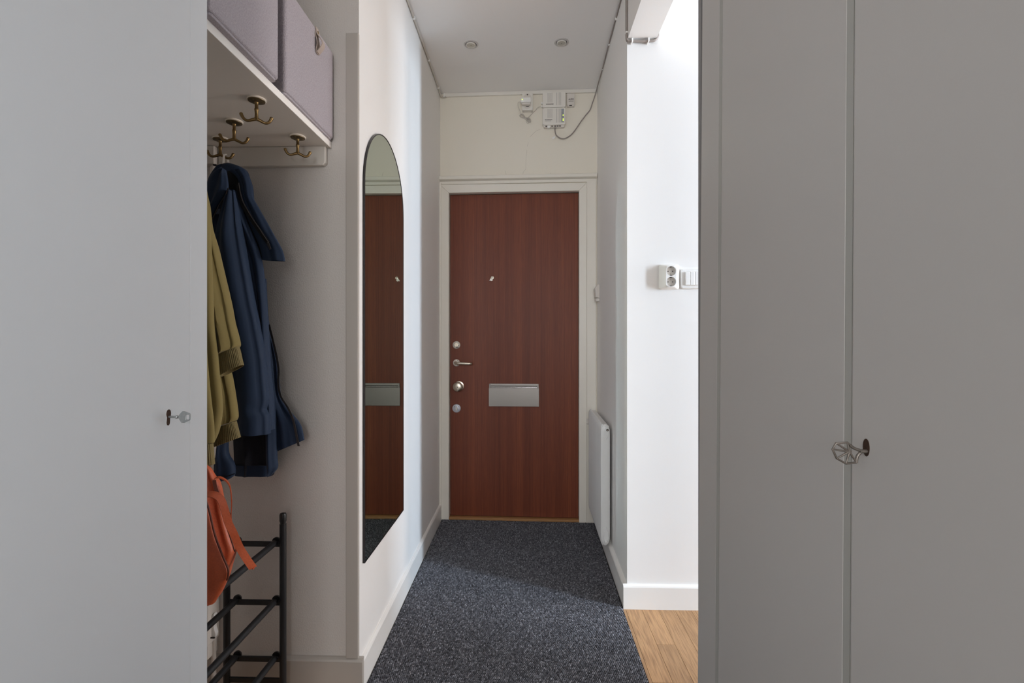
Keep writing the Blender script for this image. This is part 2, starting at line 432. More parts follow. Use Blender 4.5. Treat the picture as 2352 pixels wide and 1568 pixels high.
M(back).prism([(0.0, 0.0), (0.012, 0.0), (0.012, 2.07), (0.0, 2.07)], 'y', 0.018, 0.026).build('edge_band', TRIM, A, bevel=0.002)
M(back).box(0.0, 0.955, 0.0, 0.013, 2.064, 2.082).build('frieze', TRIM, A)
M(back).prism([(0.0, 2.082), (0.036, 2.088), (0.036, 2.106), (0.030, 2.110), (0.0, 2.110)], 'x', 0.0, 0.957).build('ledge', TRIM, A, bevel=0.0015)
M(back).box(0.05, 0.862, -0.06, -0.021, 0.0, 0.0135).build('threshold_bed', OAKT, A)
struct(M(back).box(0.058, 0.852, -0.018, 0.012, 0.0, 0.016), 'trim_3', OAKT, bevel=0.002)
# hairline cracks in the plaster above the door
WB = bpy.data.objects['wall_back']
for pts in ([(0.509, 2.111), (0.514, 2.134), (0.530, 2.153), (0.531, 2.214), (0.536, 2.27)], [(0.5385, 2.29), (0.545, 2.315)], [(0.556, 2.35), (0.573, 2.366), (0.592, 2.384), (0.618, 2.393)],
            [(0.410, 2.112), (0.407, 2.130), (0.402, 2.146)], [(0.682, 2.110), (0.682, 2.127)], [(0.17, 2.112), (0.17, 2.119)]):
    M(back).tube([(u, 0.0, z) for u, z in pts], 0.00042, 5).build('crack', CRACKM, WB)

# ------------------------------------------------------------------ front door
DR = struct_root('door_1', back((0.45, -0.02, 0.016)), 'mahogany veneer front door at the end of the hall')
leaf = M(back).box(0.0585, 0.8505, -0.058, -0.022, 0.0165, 2.0075).build('door_leaf', DOORW, DR, bevel=0.002)
FV = -0.022
def disc(u, z, r, t, prof=None): return [(0, r), (t * 0.6, r), (t, r * 0.9)]
def bk(u, v, z): return back((u, v, z))
L1 = M().lathe(bk(0.0985, FV, 1.0757), BN, [(0, 0.0238), (0.006, 0.0238), (0.009, 0.021), (0.009, 0.0001)], 32).build('lock_rose', LIGHTPL, DR, smooth=True)
M().lathe(bk(0.0985, FV + 0.009, 1.0757), BN, [(0, 0.013), (0.0015, 0.0125), (0.0015, 0.0001)], 24).build('lock_cylinder', NICKEL, L1, smooth=True)
for du, dz, r in ((0.004, -0.014, 0.0045), (0.013, -0.003, 0.0026), (0.012, -0.017, 0.0022), (-0.001, 0.013, 0.0018)):
    M().lathe(bk(0.0985 + du, FV + 0.009, 1.0757 + dz), BN, [(0, r), (0.002, r), (0.002, 0.0001)], 12).build('screw', INK if r > 0.002 else NICKEL, L1)
# lever handle
H1 = M().lathe(bk(0.0985, FV, 0.9651), BN, [(0, 0.0215), (0.005, 0.0215), (0.007, 0.019), (0.007, 0.0001)], 32).build('handle_rose', LIGHTPL, DR, smooth=True)
pts = spline([bk(0.0975, FV, 0.966), bk(0.0975, FV + 0.035, 0.966), bk(0.100, FV + 0.049, 0.966), bk(0.112, FV + 0.055, 0.9655), bk(0.145, FV + 0.056, 0.9640), bk(0.182, FV + 0.056, 0.9625), bk(0.194, FV + 0.053, 0.962), bk(0.198, FV + 0.040, 0.961)], 6)
M().tube(pts, [0.0085] * 12 + [0.0092] * (len(pts) - 15) + [0.0088, 0.008, 0.006], 14).build('lever', NICKEL, H1, smooth=True)
for dz in (-0.0145, 0.0145):
    M().lathe(bk(0.107, FV + 0.007, 0.9651 + dz), BN, [(0, 0.0028), (0.0015, 0.0026), (0.0015, 0.0001)], 10).build('screw', INK, H1)
# round knob
K1 = M().lathe(bk(0.1134, FV, 0.8196), BN, [(0, 0.031), (0.004, 0.031), (0.006, 0.022), (0.018, 0.017), (0.026, 0.020), (0.033, 0.028), (0.044, 0.0305), (0.052, 0.0265), (0.0545, 0.018), (0.0545, 0.0001)], 36).build('knob', NICKEL, DR, smooth=True)
M().lathe(bk(0.1134, FV + 0.0545, 0.8196), BN, [(0, 0.003), (0.0006, 0.003), (0.0006, 0.0001)], 12).build('knob_screw', INK, K1)
# thumb turn
T1 = M().lathe(bk(0.0985, FV, 0.682), BN, [(0, 0.0262), (0.004, 0.0262), (0.006, 0.024), (0.006, 0.0001)], 36).build('thumb_turn_rose', ZINC, DR, smooth=True)
rg = []
for k in range(9):
    zz = 0.666 + 0.030 * k / 8; ww = 0.0012 + 0.0048 * math.sin(PI * k / 8) ** 0.8
    rg.append([bk(0.0995 - ww, FV + 0.006, zz), bk(0.0995 + ww, FV + 0.006, zz), bk(0.0995 + ww * 0.5, FV + 0.016, zz), bk(0.0995 - ww * 0.5, FV + 0.016, zz)])
M().loft(rg).build('thumb_turn', LIGHTPL, T1, smooth=True)
for du, dz in ((-0.0125, 0.0105), (0.0125, 0.0105)):
    M().lathe(bk(0.0985 + du, FV + 0.006, 0.682 + dz), BN, [(0, 0.0024), (0.001, 0.0022), (0.001, 0.0001)], 10).build('screw', INK, T1)
# peephole with swung-aside cover
P1 = M().lathe(bk(0.3225, FV, 1.4915), BN, [(0, 0.011), (0.004, 0.011), (0.006, 0.009), (0.006, 0.0068), (0.002, 0.006), (0.002, 0.0001)], 24).build('peephole', NICKEL, DR, smooth=True)
M().lathe(bk(0.3225, FV + 0.0021, 1.4915), BN, [(0, 0.0058), (0.001, 0.0035), (0.0012, 0.0001)], 20).build('lens', CHROME, P1, smooth=True)
M(back).prism([(u, z) for u, z in arc(0.3165, 1.480, 0.0088, 0, 2 * PI, 20)[:-1]], 'y', FV + 0.003, FV + 0.0055).build('cover', LIGHTPL, P1)
M().lathe(bk(0.3065, FV + 0.002, 1.4755), BN, [(0, 0.0035), (0.004, 0.003), (0.005, 0.0001)], 12).build('cover_tab', PLASTW, P1, smooth=True)
# letter plate
S1 = M(back).box(0.303, 0.6085, FV, FV + 0.004, 0.7, 0.8375).build('letter_plate', STEEL, DR, bevel=0.0012)
M(back).prism(rrect(0.3005, 0.6105, 0.6974, 0.812, 0.002, 3), 'y', FV + 0.006, FV + 0.009).build('flap', STEEL, S1, bevel=0.0008)
M(back).tube([(0.312, FV + 0.009, 0.8155), (0.599, FV + 0.009, 0.8155)], 0.0032, 10).build('hinge_rod', CHROME, S1, smooth=True)
M(back).box(0.312, 0.599, FV + 0.0041, FV + 0.0047, 0.8205, 0.8245).build('slot_gap', DARKM, S1)
for u in (0.3065, 0.6045):
    M(back).box(u - 0.004, u + 0.004, FV + 0.004, FV + 0.013, 0.809, 0.836).build('hinge_lug', STEEL, S1, bevel=0.0015)
# small door stop on the right casing, behind the radiator
tag(M().lathe(bk(0.906, 0.012, 0.617), BN, [(0, 0.020), (0.003, 0.020), (0.005, 0.0175), (0.005, 0.013), (0.003, 0.012), (0.003, 0.0001)], 24).build('door_stop', PLASTG, None, smooth=True),
    'small round off-white disc fixed to the right door casing beside the radiator', 'door stop')

# ------------------------------------------------------------------ carpet runner
CR = thing('carpet_runner', 'dark charcoal loop carpet running the length of the hall', 'carpet', (-0.06, 1.0, 0))
m = M().prism([(-0.5165, 1.53), (-0.5165, 2.957), (0.372, 2.928), (0.4125, 2.928), (0.4035, 2.034), (0.4035, 2.0155), (0.401, 2.013), (0.401, -0.6), (-0.598, -0.6), (-0.598, 0.9), (-0.5165, 0.9)], 'z', 0.0002, 0.0045)
m.build('carpet_backing', CARPETB, CR)
def pile():
    rng = np.random.default_rng(3)
    dx, dy = 0.0068, 0.0066
    xs = np.arange(-0.5120, 0.4120, dx); ys = np.arange(0.70, 2.952, dy)
    X, Y = np.meshgrid(xs, ys)
    X = X + ((np.arange(len(ys)) % 2) * dx * 0.5)[:, None]
    X = X.ravel() + rng.normal(0, 0.0005, X.size); Y = Y.ravel() + rng.normal(0, 0.0005, Y.size)
    keep = (X < 0.3985 + np.maximum(0, Y - 2.03) * 0.0112) & (Y < 2.9505 - 0.031 * (X + 0.53))
    X, Y = X[keep], Y[keep]; n = len(X)
    # one loop: a low oval knuckle of two rings and a crown
    T = np.array([(r * math.cos(2 * PI * k / 6), r * math.sin(2 * PI * k / 6), z) for r, z in ((1.0, 0.0), (0.72, 0.72)) for k in range(6)] + [(0, 0, 1.0)])
    fc = []
    for k in range(6):
        a, b = k, (k + 1) % 6
        fc += [(a, b, b + 6), (a, b + 6, a + 6), (6 + a, 6 + b, 12)]
    Fc = np.array(fc); nv = len(T)
    ang = rng.normal(0.6, 0.3, n); ca, sa = np.cos(ang), np.sin(ang)
    sx = rng.normal(0.0036, 0.0004, n); sy = rng.normal(0.0027, 0.0003, n); hz = rng.normal(0.0050, 0.0008, n).clip(0.0025)
    P = np.zeros((n, nv, 3))
    lx = T[None, :, 0] * sx[:, None]; ly = T[None, :, 1] * sy[:, None]
    P[:, :, 0] = X[:, None] + lx * ca[:, None] - ly * sa[:, None]
    P[:, :, 1] = Y[:, None] + lx * sa[:, None] + ly * ca[:, None]
    P[:, :, 2] = 0.0040 + T[None, :, 2] * hz[:, None]
    V = P.reshape(-1, 3); FF = (Fc[None] + (np.arange(n) * nv)[:, None, None]).reshape(-1, 3)
    me = bpy.data.meshes.new('loop_pile')
    me.vertices.add(len(V)); me.vertices.foreach_set('co', V.ravel().astype(np.float32))
    me.loops.add(FF.size); me.loops.foreach_set('vertex_index', FF.ravel().astype(np.int32))
    me.polygons.add(len(FF)); me.polygons.foreach_set('loop_start', np.arange(0, FF.size, 3, dtype=np.int32))
    me.polygons.foreach_set('use_smooth', np.ones(len(FF), dtype=bool))
    at = me.attributes.new('shade', 'FLOAT', 'POINT')
    at.data.foreach_set('value', np.repeat(rng.beta(2.0, 2.6, n), nv).astype(np.float32))
    me.materials.append(CARPET); me.update(); me.validate()
    o = bpy.data.objects.new('loop_pile', me); C.objects.link(o); o['kind'] = 'stuff'; attach(o, CR)
pile()

# ------------------------------------------------------------------ wardrobes
# left: flat grey-white doors in the plane of the niche opening
WX = -0.60
LW = thing('wardrobe', 'pale grey painted built-in wardrobe on the left, nearest the camera', 'wardrobe', (-0.85, 0.3, 0))
M().box(-1.14, -0.6215, 0.872, 0.890, 0, CE - 0.002).box(-1.14, -1.12, -1.1, 0.872, 0, CE - 0.002).box(-1.14, -0.6215, -1.1, -1.08, 0, CE - 0.002).build('carcass', CABL, LW)
M().box(WX - 0.021, WX, 0.8478, 0.893, 0, CE - 0.002).build('frame_stile', CABL, LW, bevel=0.0004)
ld = M().box(WX - 0.020, WX - 0.0002, 0.30, 0.8474, 0.06, CE - 0.05).build('door', CABL, LW, bevel=0.0004)
M().box(WX - 0.020, WX, -0.50, 0.2965, 0.06, CE - 0.05).build('door', CABL, LW, bevel=0.0012)
M().box(WX - 0.020, WX, -1.08, -0.5035, 0.06, CE - 0.05).build('door', CABL, LW, bevel=0.0012)
M().box(WX - 0.024, WX - 0.003, -1.08, 0.8478, 0.0, 0.057).build('plinth', CABL, LW)
M().box(WX - 0.021, WX - 0.001, -1.08, 0.8478, CE - 0.047, CE - 0.002).build('head_rail', CABL, LW)
kh = [(0.7950 + 0.0050 * math.cos(t), 1.0035 + 0.0072 * math.sin(t)) for t in (math.radians(-50 + 280 * i / 18) for i in range(19))] + [(0.7905, 0.9885), (0.7915, 0.9850), (0.7945, 0.9838), (0.7968, 0.9858), (0.7975, 0.9890)]
M().prism(kh, 'x', WX - 0.004, WX + 0.0004).build('keyhole', RUSTM, ld)
LK = thing('key', 'plain nickel key standing in the keyhole of the pale left wardrobe door', 'key', (WX, 0.795, 0.998), 'keys left in wardrobe doors')
M().tube([(WX - 0.012, 0.795, 0.9985), (WX + 0.0165, 0.795, 0.998)], 0.0019, 12).lathe((WX + 0.012, 0.795, 0.998), (1, 0, 0), [(0, 0.0019), (0.001, 0.0027), (0.003, 0.0027), (0.004, 0.002)], 12).build('shank', KEYM, LK, smooth=True)
# bow: kite-like plate with an oblong hole, in the plane facing the hall
ow = [(0.0165, 0.0002), (0.0195, 0.0052), (0.0238, 0.0098), (0.0275, 0.0098), (0.0365, 0.0062), (0.0375, 0.004), (0.0370, -0.0038), (0.0358, -0.0056), (0.027, -0.0098), (0.0225, -0.0098), (0.019, -0.005)]
def bow_plate(outer, hole, y0, y1, ox, oz):
    m = M(); n = len(outer)
    hc = (sum(p[0] for p in hole) / len(hole), sum(p[1] for p in hole) / len(hole))
    # resample hole to one point per outer vertex, by angle
    inner = []
    for (a, b) in outer:
        d = Vector((a - hc[0], b - hc[1])).normalized()
        t = min(((0.0028) / abs(d.x)) if abs(d.x) > 1e-6 else 9, ((0.0040) / abs(d.y)) if abs(d.y) > 1e-6 else 9)
        inner.append((hc[0] + d.x * t, hc[1] + d.y * t))
    vs = []
    for y in (y0, y1):
        vs += [(ox + a, y, oz + b) for a, b in outer] + [(ox + a, y, oz + b) for a, b in inner]
    fs = []
    for i in range(n):
        k = (i + 1) % n
        fs += [(i, k, n + k, n + i), (2 * n + i, 3 * n + i, 3 * n + k, 2 * n + k), (i, 2 * n + i, 2 * n + k, k), (n + i, n + k, 3 * n + k, 3 * n + i)]
    return m.add(vs, fs)
bow_plate(ow, [(0.0315, 0.0045), (0.0345, 0.0038), (0.0340, -0.0042), (0.0305, -0.0045)], 0.794, 0.796, WX, 0.998).build('bow', KEYM, LK, bevel=0.0004)

# right: stile, groove, narrow door, gap, second door; the whole front leans a little
RXB = 0.4205
def lean(p): return (p[0] + (p[2] - 1.25) * 0.0066, p[1], p[2])
RW = thing('wardrobe', 'grey painted built-in wardrobe with two visible doors on the right side of the hall', 'wardrobe', (0.7, 0.3, 0))
M(lean).box(RXB + 0.024, 1.02, 1.160, 1.178, 0.002, CE - 0.004).box(1.0, 1.02, 0.152, 1.160, 0.002, CE - 0.004).box(RXB + 0.024, 1.0, 0.152, 0.170, 0.002, CE - 0.004).build('carcass', CABR, RW)
M(lean).box(RXB + 0.0002, RXB + 0.0235, 1.0735, 1.1795, 0.002, CE - 0.004).build('frame_stile', CABR, RW, bevel=0.0015)
def door_leaf(y0, y1, xo, slope):
    # a door whose far edge is planed off towards the frame
    return M(lean).prism([(xo, y0), (xo, y1 - slope), (xo + 0.0006, y1 - slope * 0.4), (xo + 0.0022, y1), (RXB + 0.0225, y1), (RXB + 0.0225, y0)], 'z', 0.06, CE - 0.05)
door_leaf(0.6480, 1.0560, RXB - 0.001, 0.004).build('door', CABR, RW, bevel=0.0008)
M(lean).box(RXB + 0.0002, RXB + 0.0225, 1.0563, 1.0730, 0.06, CE - 0.05).build('edge_band', GROOVE_SHADE, RW, label='shade of the groove beside the door, as a darker strip')  # strip coloured darker in place of shade in the groove
M(lean).box(RXB - 0.0006, RXB + 0.0225, 0.6343, 0.6478, 0.06, CE - 0.05).build('edge_band', GROOVE_SHADE, RW, label='shade of the gap between the two doors, as a darker strip')
rd = door_leaf(0.1900, 0.6340, RXB - 0.0015, 0.004).build('door', CABR, RW, bevel=0.0012)
M(lean).box(RXB, RXB + 0.0235, 0.152, 0.1865, 0.002, CE - 0.004).build('frame_stile', CABR, RW, bevel=0.0015)
M(lean).box(RXB + 0.004, RXB + 0.0235, 0.187, 1.0735, 0.002, 0.057).build('plinth', CABR, RW)
M(lean).box(RXB + 0.002, RXB + 0.0235, 0.187, 1.0735, CE - 0.047, CE - 0.004).build('head_rail', CABR, RW)
kx = RXB + (0.996 - 1.25) * 0.0066 - 0.0015
M().prism([(0.6050 + 0.0058 * math.cos(t), 0.9975 + 0.0108 * math.sin(t)) for t in (2 * PI * i / 24 for i in range(24))], 'x', kx - 0.0004, kx + 0.004).build('keyhole', RUSTM, rd)
RK = thing('key', 'ornate pewter key with a spoked fan-shaped bow in the right wardrobe door', 'key', (kx, 0.605, 0.994), 'keys left in wardrobe doors')
KY = 0.604
def kz(x, y): p = atY(1860 + x / 9.8, 960 + y / 9.8, KY); return p
hub = kz(890, 755)
rim = [kz(*p) for p in ((905, 600), (845, 548), (590, 560), (510, 700), (605, 905), (815, 1022), (1050, 1000))]
M().tube([kz(1400, 745), kz(1120, 745)], 0.0024, 12).build('shank', KEYG, RK, smooth=True)
m = M()
m.tube(rim, 0.0013, 8)
m.build('bow_rim', KEYG, RK, smooth=True)
for p in rim[1:]: M().tube([hub, p], [0.0014, 0.0010], 8).build('bow_spoke', KEYG, RK, smooth=True)
M().tube([hub + Vector((0, -0.0012, 0)), hub + Vector((0, 0.0012, 0))], 0.0022, 14).build('bow_hub', KEYG, RK, smooth=True)
for pl in ([(900, 600), (960, 655), (1040, 695), (1120, 720)], [(1050, 1000), (1060, 890), (1095, 820), (1150, 775)]):
    M().tube(spline([kz(*p) for p in pl], 4), 0.0018, 8).build('bow_arm', KEYG, RK, smooth=True)

# ------------------------------------------------------------------ mirror
MR = thing('wall_mirror', 'tall arched mirror in a thin black frame on the left corridor wall', 'mirror', (-0.53, 1.79, 0.396))
def arch(off, n=28):
    y0, y1, z0 = 1.553 + off, 2.029 - off, 0.396 + off
    r = (y1 - y0) / 2; zc = 1.868 - (2.029 - 1.553) / 2
    return [(y0, z0), (y1, z0)] + arc((y0 + y1) / 2, zc, r, 0, PI, n)
def hung(x, y): return x + (y - 1.553) * 0.012        # the far edge stands a little off the wall
ro = arch(0); ri = arch(0.0035); n = len(ro)
m = M()
vs = [(hung(-0.5297, y), y, z) for y, z in ro] + [(hung(-0.5222, y), y, z) for y, z in ro] + [(hung(-0.5222, y), y, z) for y, z in ri] + [(hung(-0.5297, y), y, z) for y, z in ri]
fs = []
for i in range(n):
    k = (i + 1) % n
    for a in range(4): fs.append((a * n + i, a * n + k, ((a + 1) % 4) * n + k, ((a + 1) % 4) * n + i))
m.add(vs, fs).build('frame', FRAMEM, MR, smooth=True)
M(lambda p: (hung(p[0], p[1]), p[1], p[2])).prism(ri, 'x', -0.5295, -0.5233).build('mirror_glass', MIRR, MR)

# ------------------------------------------------------------------ radiator
RA = thing('radiator', 'white ribbed panel radiator low on the right corridor wall', 'radiator', (0.38, 2.65, 0.097))
def rx(y): return 0.4215 + (y - 2.03) * 0.0112
ry0, ry1, rz0, rz1 = 2.40, 2.895, 0.100, 0.696
nr = 25; pitch = (ry1 - ry0) / nr
# ribs: upright tubes on the room side, each its own piece
rib0 = None
for i in range(nr):
    y = ry0 + pitch * (i + 0.5); xb = rx(y) - 0.058
    if i == 0:
        rings = []
        prof = [(0, 0.35), (0.012, 0.8), (0.03, 1.0), (0.30, 1.0), (0.566, 1.0), (0.584, 0.8), (0.596, 0.35)]
        for z, s in prof:
            rings.append([Vector((xb + 0.012 - 0.012 * math.sin(a) * s, y + 0.0088 * math.cos(a), rz0 + z)) for a in (PI * k / 8 for k in range(9))] + [Vector((xb + 0.0135, y - 0.0088, rz0 + z)), Vector((xb + 0.0135, y + 0.0088, rz0 + z))])
        rib0 = M().loft(rings).build('rib', RADM, RA, smooth=True)
        b0 = (xb, y)
    else:
        o = rib0.copy(); C.objects.link(o); o.location = (xb - b0[0], y - b0[1], 0)
m = M()
def rbox(y, t0, t1): return (rx(y) - t0, rx(y) - t1)
poly = [(rx(ry0) - 0.046, ry0), (rx(ry0) - 0.014, ry0), (rx(ry1) - 0.014, ry1), (rx(ry1) - 0.046, ry1)]
m.prism(poly, 'z', rz0 + 0.006, rz1 - 0.006)
m.build('body', RADM, RA, bevel=0.008, seg=4)
# end column: flattened tube with rounded heads, bleed valve at the top, plug at the bottom
rings = []
for z, s in ((0.0, 0.25), (0.008, 0.62), (0.03, 0.95), (0.06, 1.0), (0.54, 1.0), (0.57, 0.95), (0.588, 0.62), (0.597, 0.25)):
    cxx = rx(ry0) - 0.034
    rings.append([Vector((cxx + 0.0235 * s * math.cos(a), ry0 + 0.001 + 0.010 * s * math.sin(a), rz0 - 0.001 + z)) for a in (2 * PI * k / 20 for k in range(20))])
M().loft(rings).build('end_column', RADM, RA, smooth=True)
def leafshape(zt, zb, cxx):
    pts = [(cxx, zb), (cxx + 0.0095, zb + 0.3 * (zt - zb)), (cxx + 0.013, zb + 0.65 * (zt - zb)), (cxx + 0.008, zb + 0.93 * (zt - zb)), (cxx, zt), (cxx - 0.008, zb + 0.93 * (zt - zb)), (cxx - 0.013, zb + 0.65 * (zt - zb)), (cxx - 0.0095, zb + 0.3 * (zt - zb))]
    return pts
cxx = rx(ry0) - 0.029
M().prism(leafshape(rz1 - 0.008, rz1 - 0.075, cxx), 'y', ry0 - 0.0125, ry0 + 0.002).build('end_boss', RADM, RA, bevel=0.003, seg=3)
M().prism(leafshape(rz0 + 0.010, rz0 + 0.095, cxx - 0.002), 'y', ry0 - 0.0125, ry0 + 0.002).build('end_boss', RADM, RA, bevel=0.003, seg=3)
bv = M().lathe((cxx + 0.004, ry0 - 0.0125, rz1 - 0.026), (0, -1, 0), [(0, 0.0058), (0.003, 0.0056), (0.003, 0.0001)], 16).build('bleed_valve', DARKM, RA)
M().lathe((cxx + 0.004, ry0 - 0.0155, rz1 - 0.026), (0, -1, 0), [(0, 0.0028), (0.002, 0.0026), (0.002, 0.0001)], 12).build('bleed_screw', NICKEL, bv)
M().lathe((cxx - 0.002, ry0 - 0.0125, rz0 + 0.020), (0, -1, 0), [(0, 0.009), (0.005, 0.008), (0.007, 0.004), (0.007, 0.0001)], 16).build('plug', RADM, RA, smooth=True)
for y in (2.52, 2.78):
    for z in (0.20, 0.58):
        M().box(rx(y) - 0.016, rx(y) - 0.0005, y - 0.012, y + 0.012, z - 0.03, z + 0.03).build('wall_bracket', STEEL, RA, bevel=0.001)

# ------------------------------------------------------------------ niche: shelf, hooks, felt boxes
SH = thing('hat_shelf', 'off-white painted wooden shelf across the top of the coat niche', 'shelf', (-0.83, 1.2, 1.731))
SZ0, SZ1 = 1.729, 1.748
M().box(-1.0595, -0.62, 0.894, 1.519, SZ0, SZ1).build('board', SHELFM, SH, bevel=0.002)
M().box(-0.6198, -0.6175, 0.894, 1.519, SZ0 - 0.0005, SZ1 + 0.0005).build('lit_edge_strip', EDGE_LIT, SH, bevel=0.001)  # light on the shelf front put into a paler strip
M().prism([(-0.972, SZ0 - 0.0001), (-0.630, SZ0 - 0.0001), (-0.630, 1.678), (-0.638, 1.670), (-0.972, 1.668)], 'y', 1.499, 1.519).build('cleat', SHELFM, SH, bevel=0.002)
def make_hook(x, y, label):
    t = thing('coat_hook', label, 'coat hook', (x, y, SZ0), 'brass coat hooks under the shelf')
    M().lathe((x, y, SZ0 - 0.0001), (0, 0, -1), [(0, 0.0222), (0.0028, 0.0226), (0.004, 0.0212), (0.004, 0.0001)], 28).build('paint_rim', PAINTRIM, t, smooth=True, label='rim smeared with white shelf paint')
    pl = M().lathe((x, y, SZ0 - 0.003), (0, 0, -1), [(0, 0.0205), (0.0028, 0.020), (0.0042, 0.0165), (0.005, 0.010), (0.006, 0.0001)], 28).build('base_plate', BRASSP, t, smooth=True)
    for k in range(3):
        a = math.radians(24 + 120 * k)
        M().lathe((x + 0.0135 * math.cos(a), y + 0.0135 * math.sin(a), SZ0 - 0.0068), (0, 0, -1), [(0, 0.0026), (0.0012, 0.0024), (0.0016, 0.0001)], 10).build('screw', BRASS, pl, smooth=True)
    M().lathe((x, y, SZ0 - 0.006), (0, 0, -1), [(0, 0.0075), (0.003, 0.0048), (0.006, 0.0042), (0.017, 0.0040), (0.0185, 0.0050), (0.0215, 0.0053), (0.0235, 0.0048), (0.032, 0.0040), (0.040, 0.0046), (0.0455, 0.0055), (0.047, 0.0001)], 16).build('stem', BRASS, t, smooth=True)
    d = Vector((math.cos(math.radians(24)), math.sin(math.radians(24)), 0))
    for s in (-1, 1):
        o = Vector((x, y, SZ0 - 0.050))
        pp = spline([o, o + d * s * 0.009 + UP * -0.0035, o + d * s * 0.019 + UP * -0.0075, o + d * s * 0.027 + UP * -0.005, o + d * s * 0.0325 + UP * 0.003, o + d * s * 0.035 + UP * 0.010], 5)
        nn = len(pp)
        rr = [0.0044 - 0.0012 * math.sin(PI * min(i / (nn - 1), 1)) + 0.0004 * (i / (nn - 1)) for i in range(nn)]
        rr[-1] = 0.0022; rr[-2] = 0.0036
        M().tube(pp, rr, 12).build('prong', BRASS, t, smooth=True)
    return t
hk = make_hook(-0.677, 1.196, 'brass double coat hook under the shelf, nearest the shelf front edge and highest in view')
for x, y, lb in ((-0.809, 1.318, 'brass double coat hook under the shelf, just above the hook holding the navy jacket'),
                 (-0.921, 1.431, 'brass double coat hook under the shelf holding the navy jacket by its loop'),
                 (-0.681, 1.424, 'empty brass double coat hook under the shelf, rightmost, close to the end wall')):
    c = copy_tree(hk); c.location = (x, y, SZ0); c['label'] = lb

def felt_box(y0, y1, x1, label, z1=2.028, pull=True):
    t = thing('felt_box', label, 'storage box', ((x1 - 0.4 + x1) / 2, (y0 + y1) / 2, SZ1), 'grey felt storage boxes on the shelf')
    z0 = SZ1 + 0.002
    # walls with rounded upright corners, open inside
    outer = rrect(x1 - 0.36, x1, y0, y1, 0.010, 5)
    b = M().prism(outer, 'z', z0 + 0.004, z1).build('body', FELT, t, bevel=0.006, seg=3)
    inner = rrect(x1 - 0.356, x1 - 0.004, y0 + 0.004, y1 - 0.004, 0.010, 5)
    M().prism(inner, 'z', z0 - 0.0015, z0 + 0.0045).build('base_fold', FELT, t, bevel=0.001)
    if pull:
        yc = y0 + (y1 - y0) * 0.585
        pl = thing_part('pull_tab', t)
        path = spline([(x1 + 0.001, yc, z1 + 0.001), (x1 + 0.0035, yc, z1 - 0.009), (x1 + 0.006, yc, z1 - 0.021), (x1 + 0.017, yc, z1 - 0.036), (x1 + 0.021, yc, z1 - 0.049), (x1 + 0.014, yc, z1 - 0.062), (x1 + 0.0055, yc, z1 - 0.072)], 4)
        path2 = spline([(x1 + 0.0018, yc, z1 - 0.008), (x1 + 0.002, yc, z1 - 0.023), (x1 + 0.006, yc, z1 - 0.042), (x1 + 0.006, yc, z1 - 0.053), (x1 + 0.0035, yc, z1 - 0.064), (x1 + 0.003, yc, z1 - 0.074)], 4)
        mm = M().ribbon(path, (0, 0.018, 0), 0.0022).ribbon(path2, (0, 0.018, 0), 0.0022)
        mm.build('leather_pull', PULLM, t, smooth=True)
        bpy.data.objects.remove(pl)
        M().lathe((x1 + 0.0045, yc, z1 - 0.013), (1, 0, 0), [(0, 0.0042), (0.0012, 0.004), (0.002, 0.0025), (0.0022, 0.0001)], 14).build('rivet', BRASS, t, smooth=True)
    return t
def thing_part(name, parent):
    o = bpy.data.objects.new(name, None); C.objects.link(o); attach(o, parent); return o
felt_box(1.207, 1.512, -0.608, 'grey felt box with a leather pull at the far end of the shelf', z1=2.026)
felt_box(0.900, 1.160, -0.600, 'grey felt box standing at the near end of the shelf, its top out of view')

# heating pipe in the corner of the niche
PP = thing('heating_pipe', 'white painted heating pipe with boxed fittings at the back of the niche', 'pipe', (-0.985, 1.49, 0))
M().tube([(-0.987, 1.500, 0.0), (-0.987, 1.500, 1.70)], 0.0075, 14).build('pipe', SHELFM, PP, smooth=True)
M().box(-1.045, -0.974, 1.482, 1.519, 1.672, 1.728).build('upper_box', SHELFM, PP, bevel=0.003)
M().tube([(-0.998, 1.505, 1.50), (-0.998, 1.505, 1.672)], 0.0022, 8).build('thin_pipe', TRIM, PP, smooth=True)
M().box(-0.9820, -0.9710, 1.488, 1.519, 1.6685, 1.6715).build('clamp', DARKM, PP)
M().box(-1.04, -0.9790, 1.455, 1.519, 0.176, 0.300).build('valve_box', PLASTG, PP, bevel=0.004)
M().box(-1.02, -0.9860, 1.470, 1.519, 0.128, 0.176).build('lower_sleeve', PLASTG, PP, bevel=0.003)
lt = M().prism([(-0.979, 0.262), (-0.972, 0.268), (-0.968, 0.255), (-0.9715, 0.225), (-0.966, 0.205), (-0.968, 0.194), (-0.979, 0.192)], 'y', 1.478, 1.492).build('latch', PLASTW, PP, bevel=0.0015)
M().tube([(-0.9795, 1.474, 0.196), (-0.9665, 1.474, 0.196)], 0.0022, 8).build('latch_pin', DARKM, PP, smooth=True)

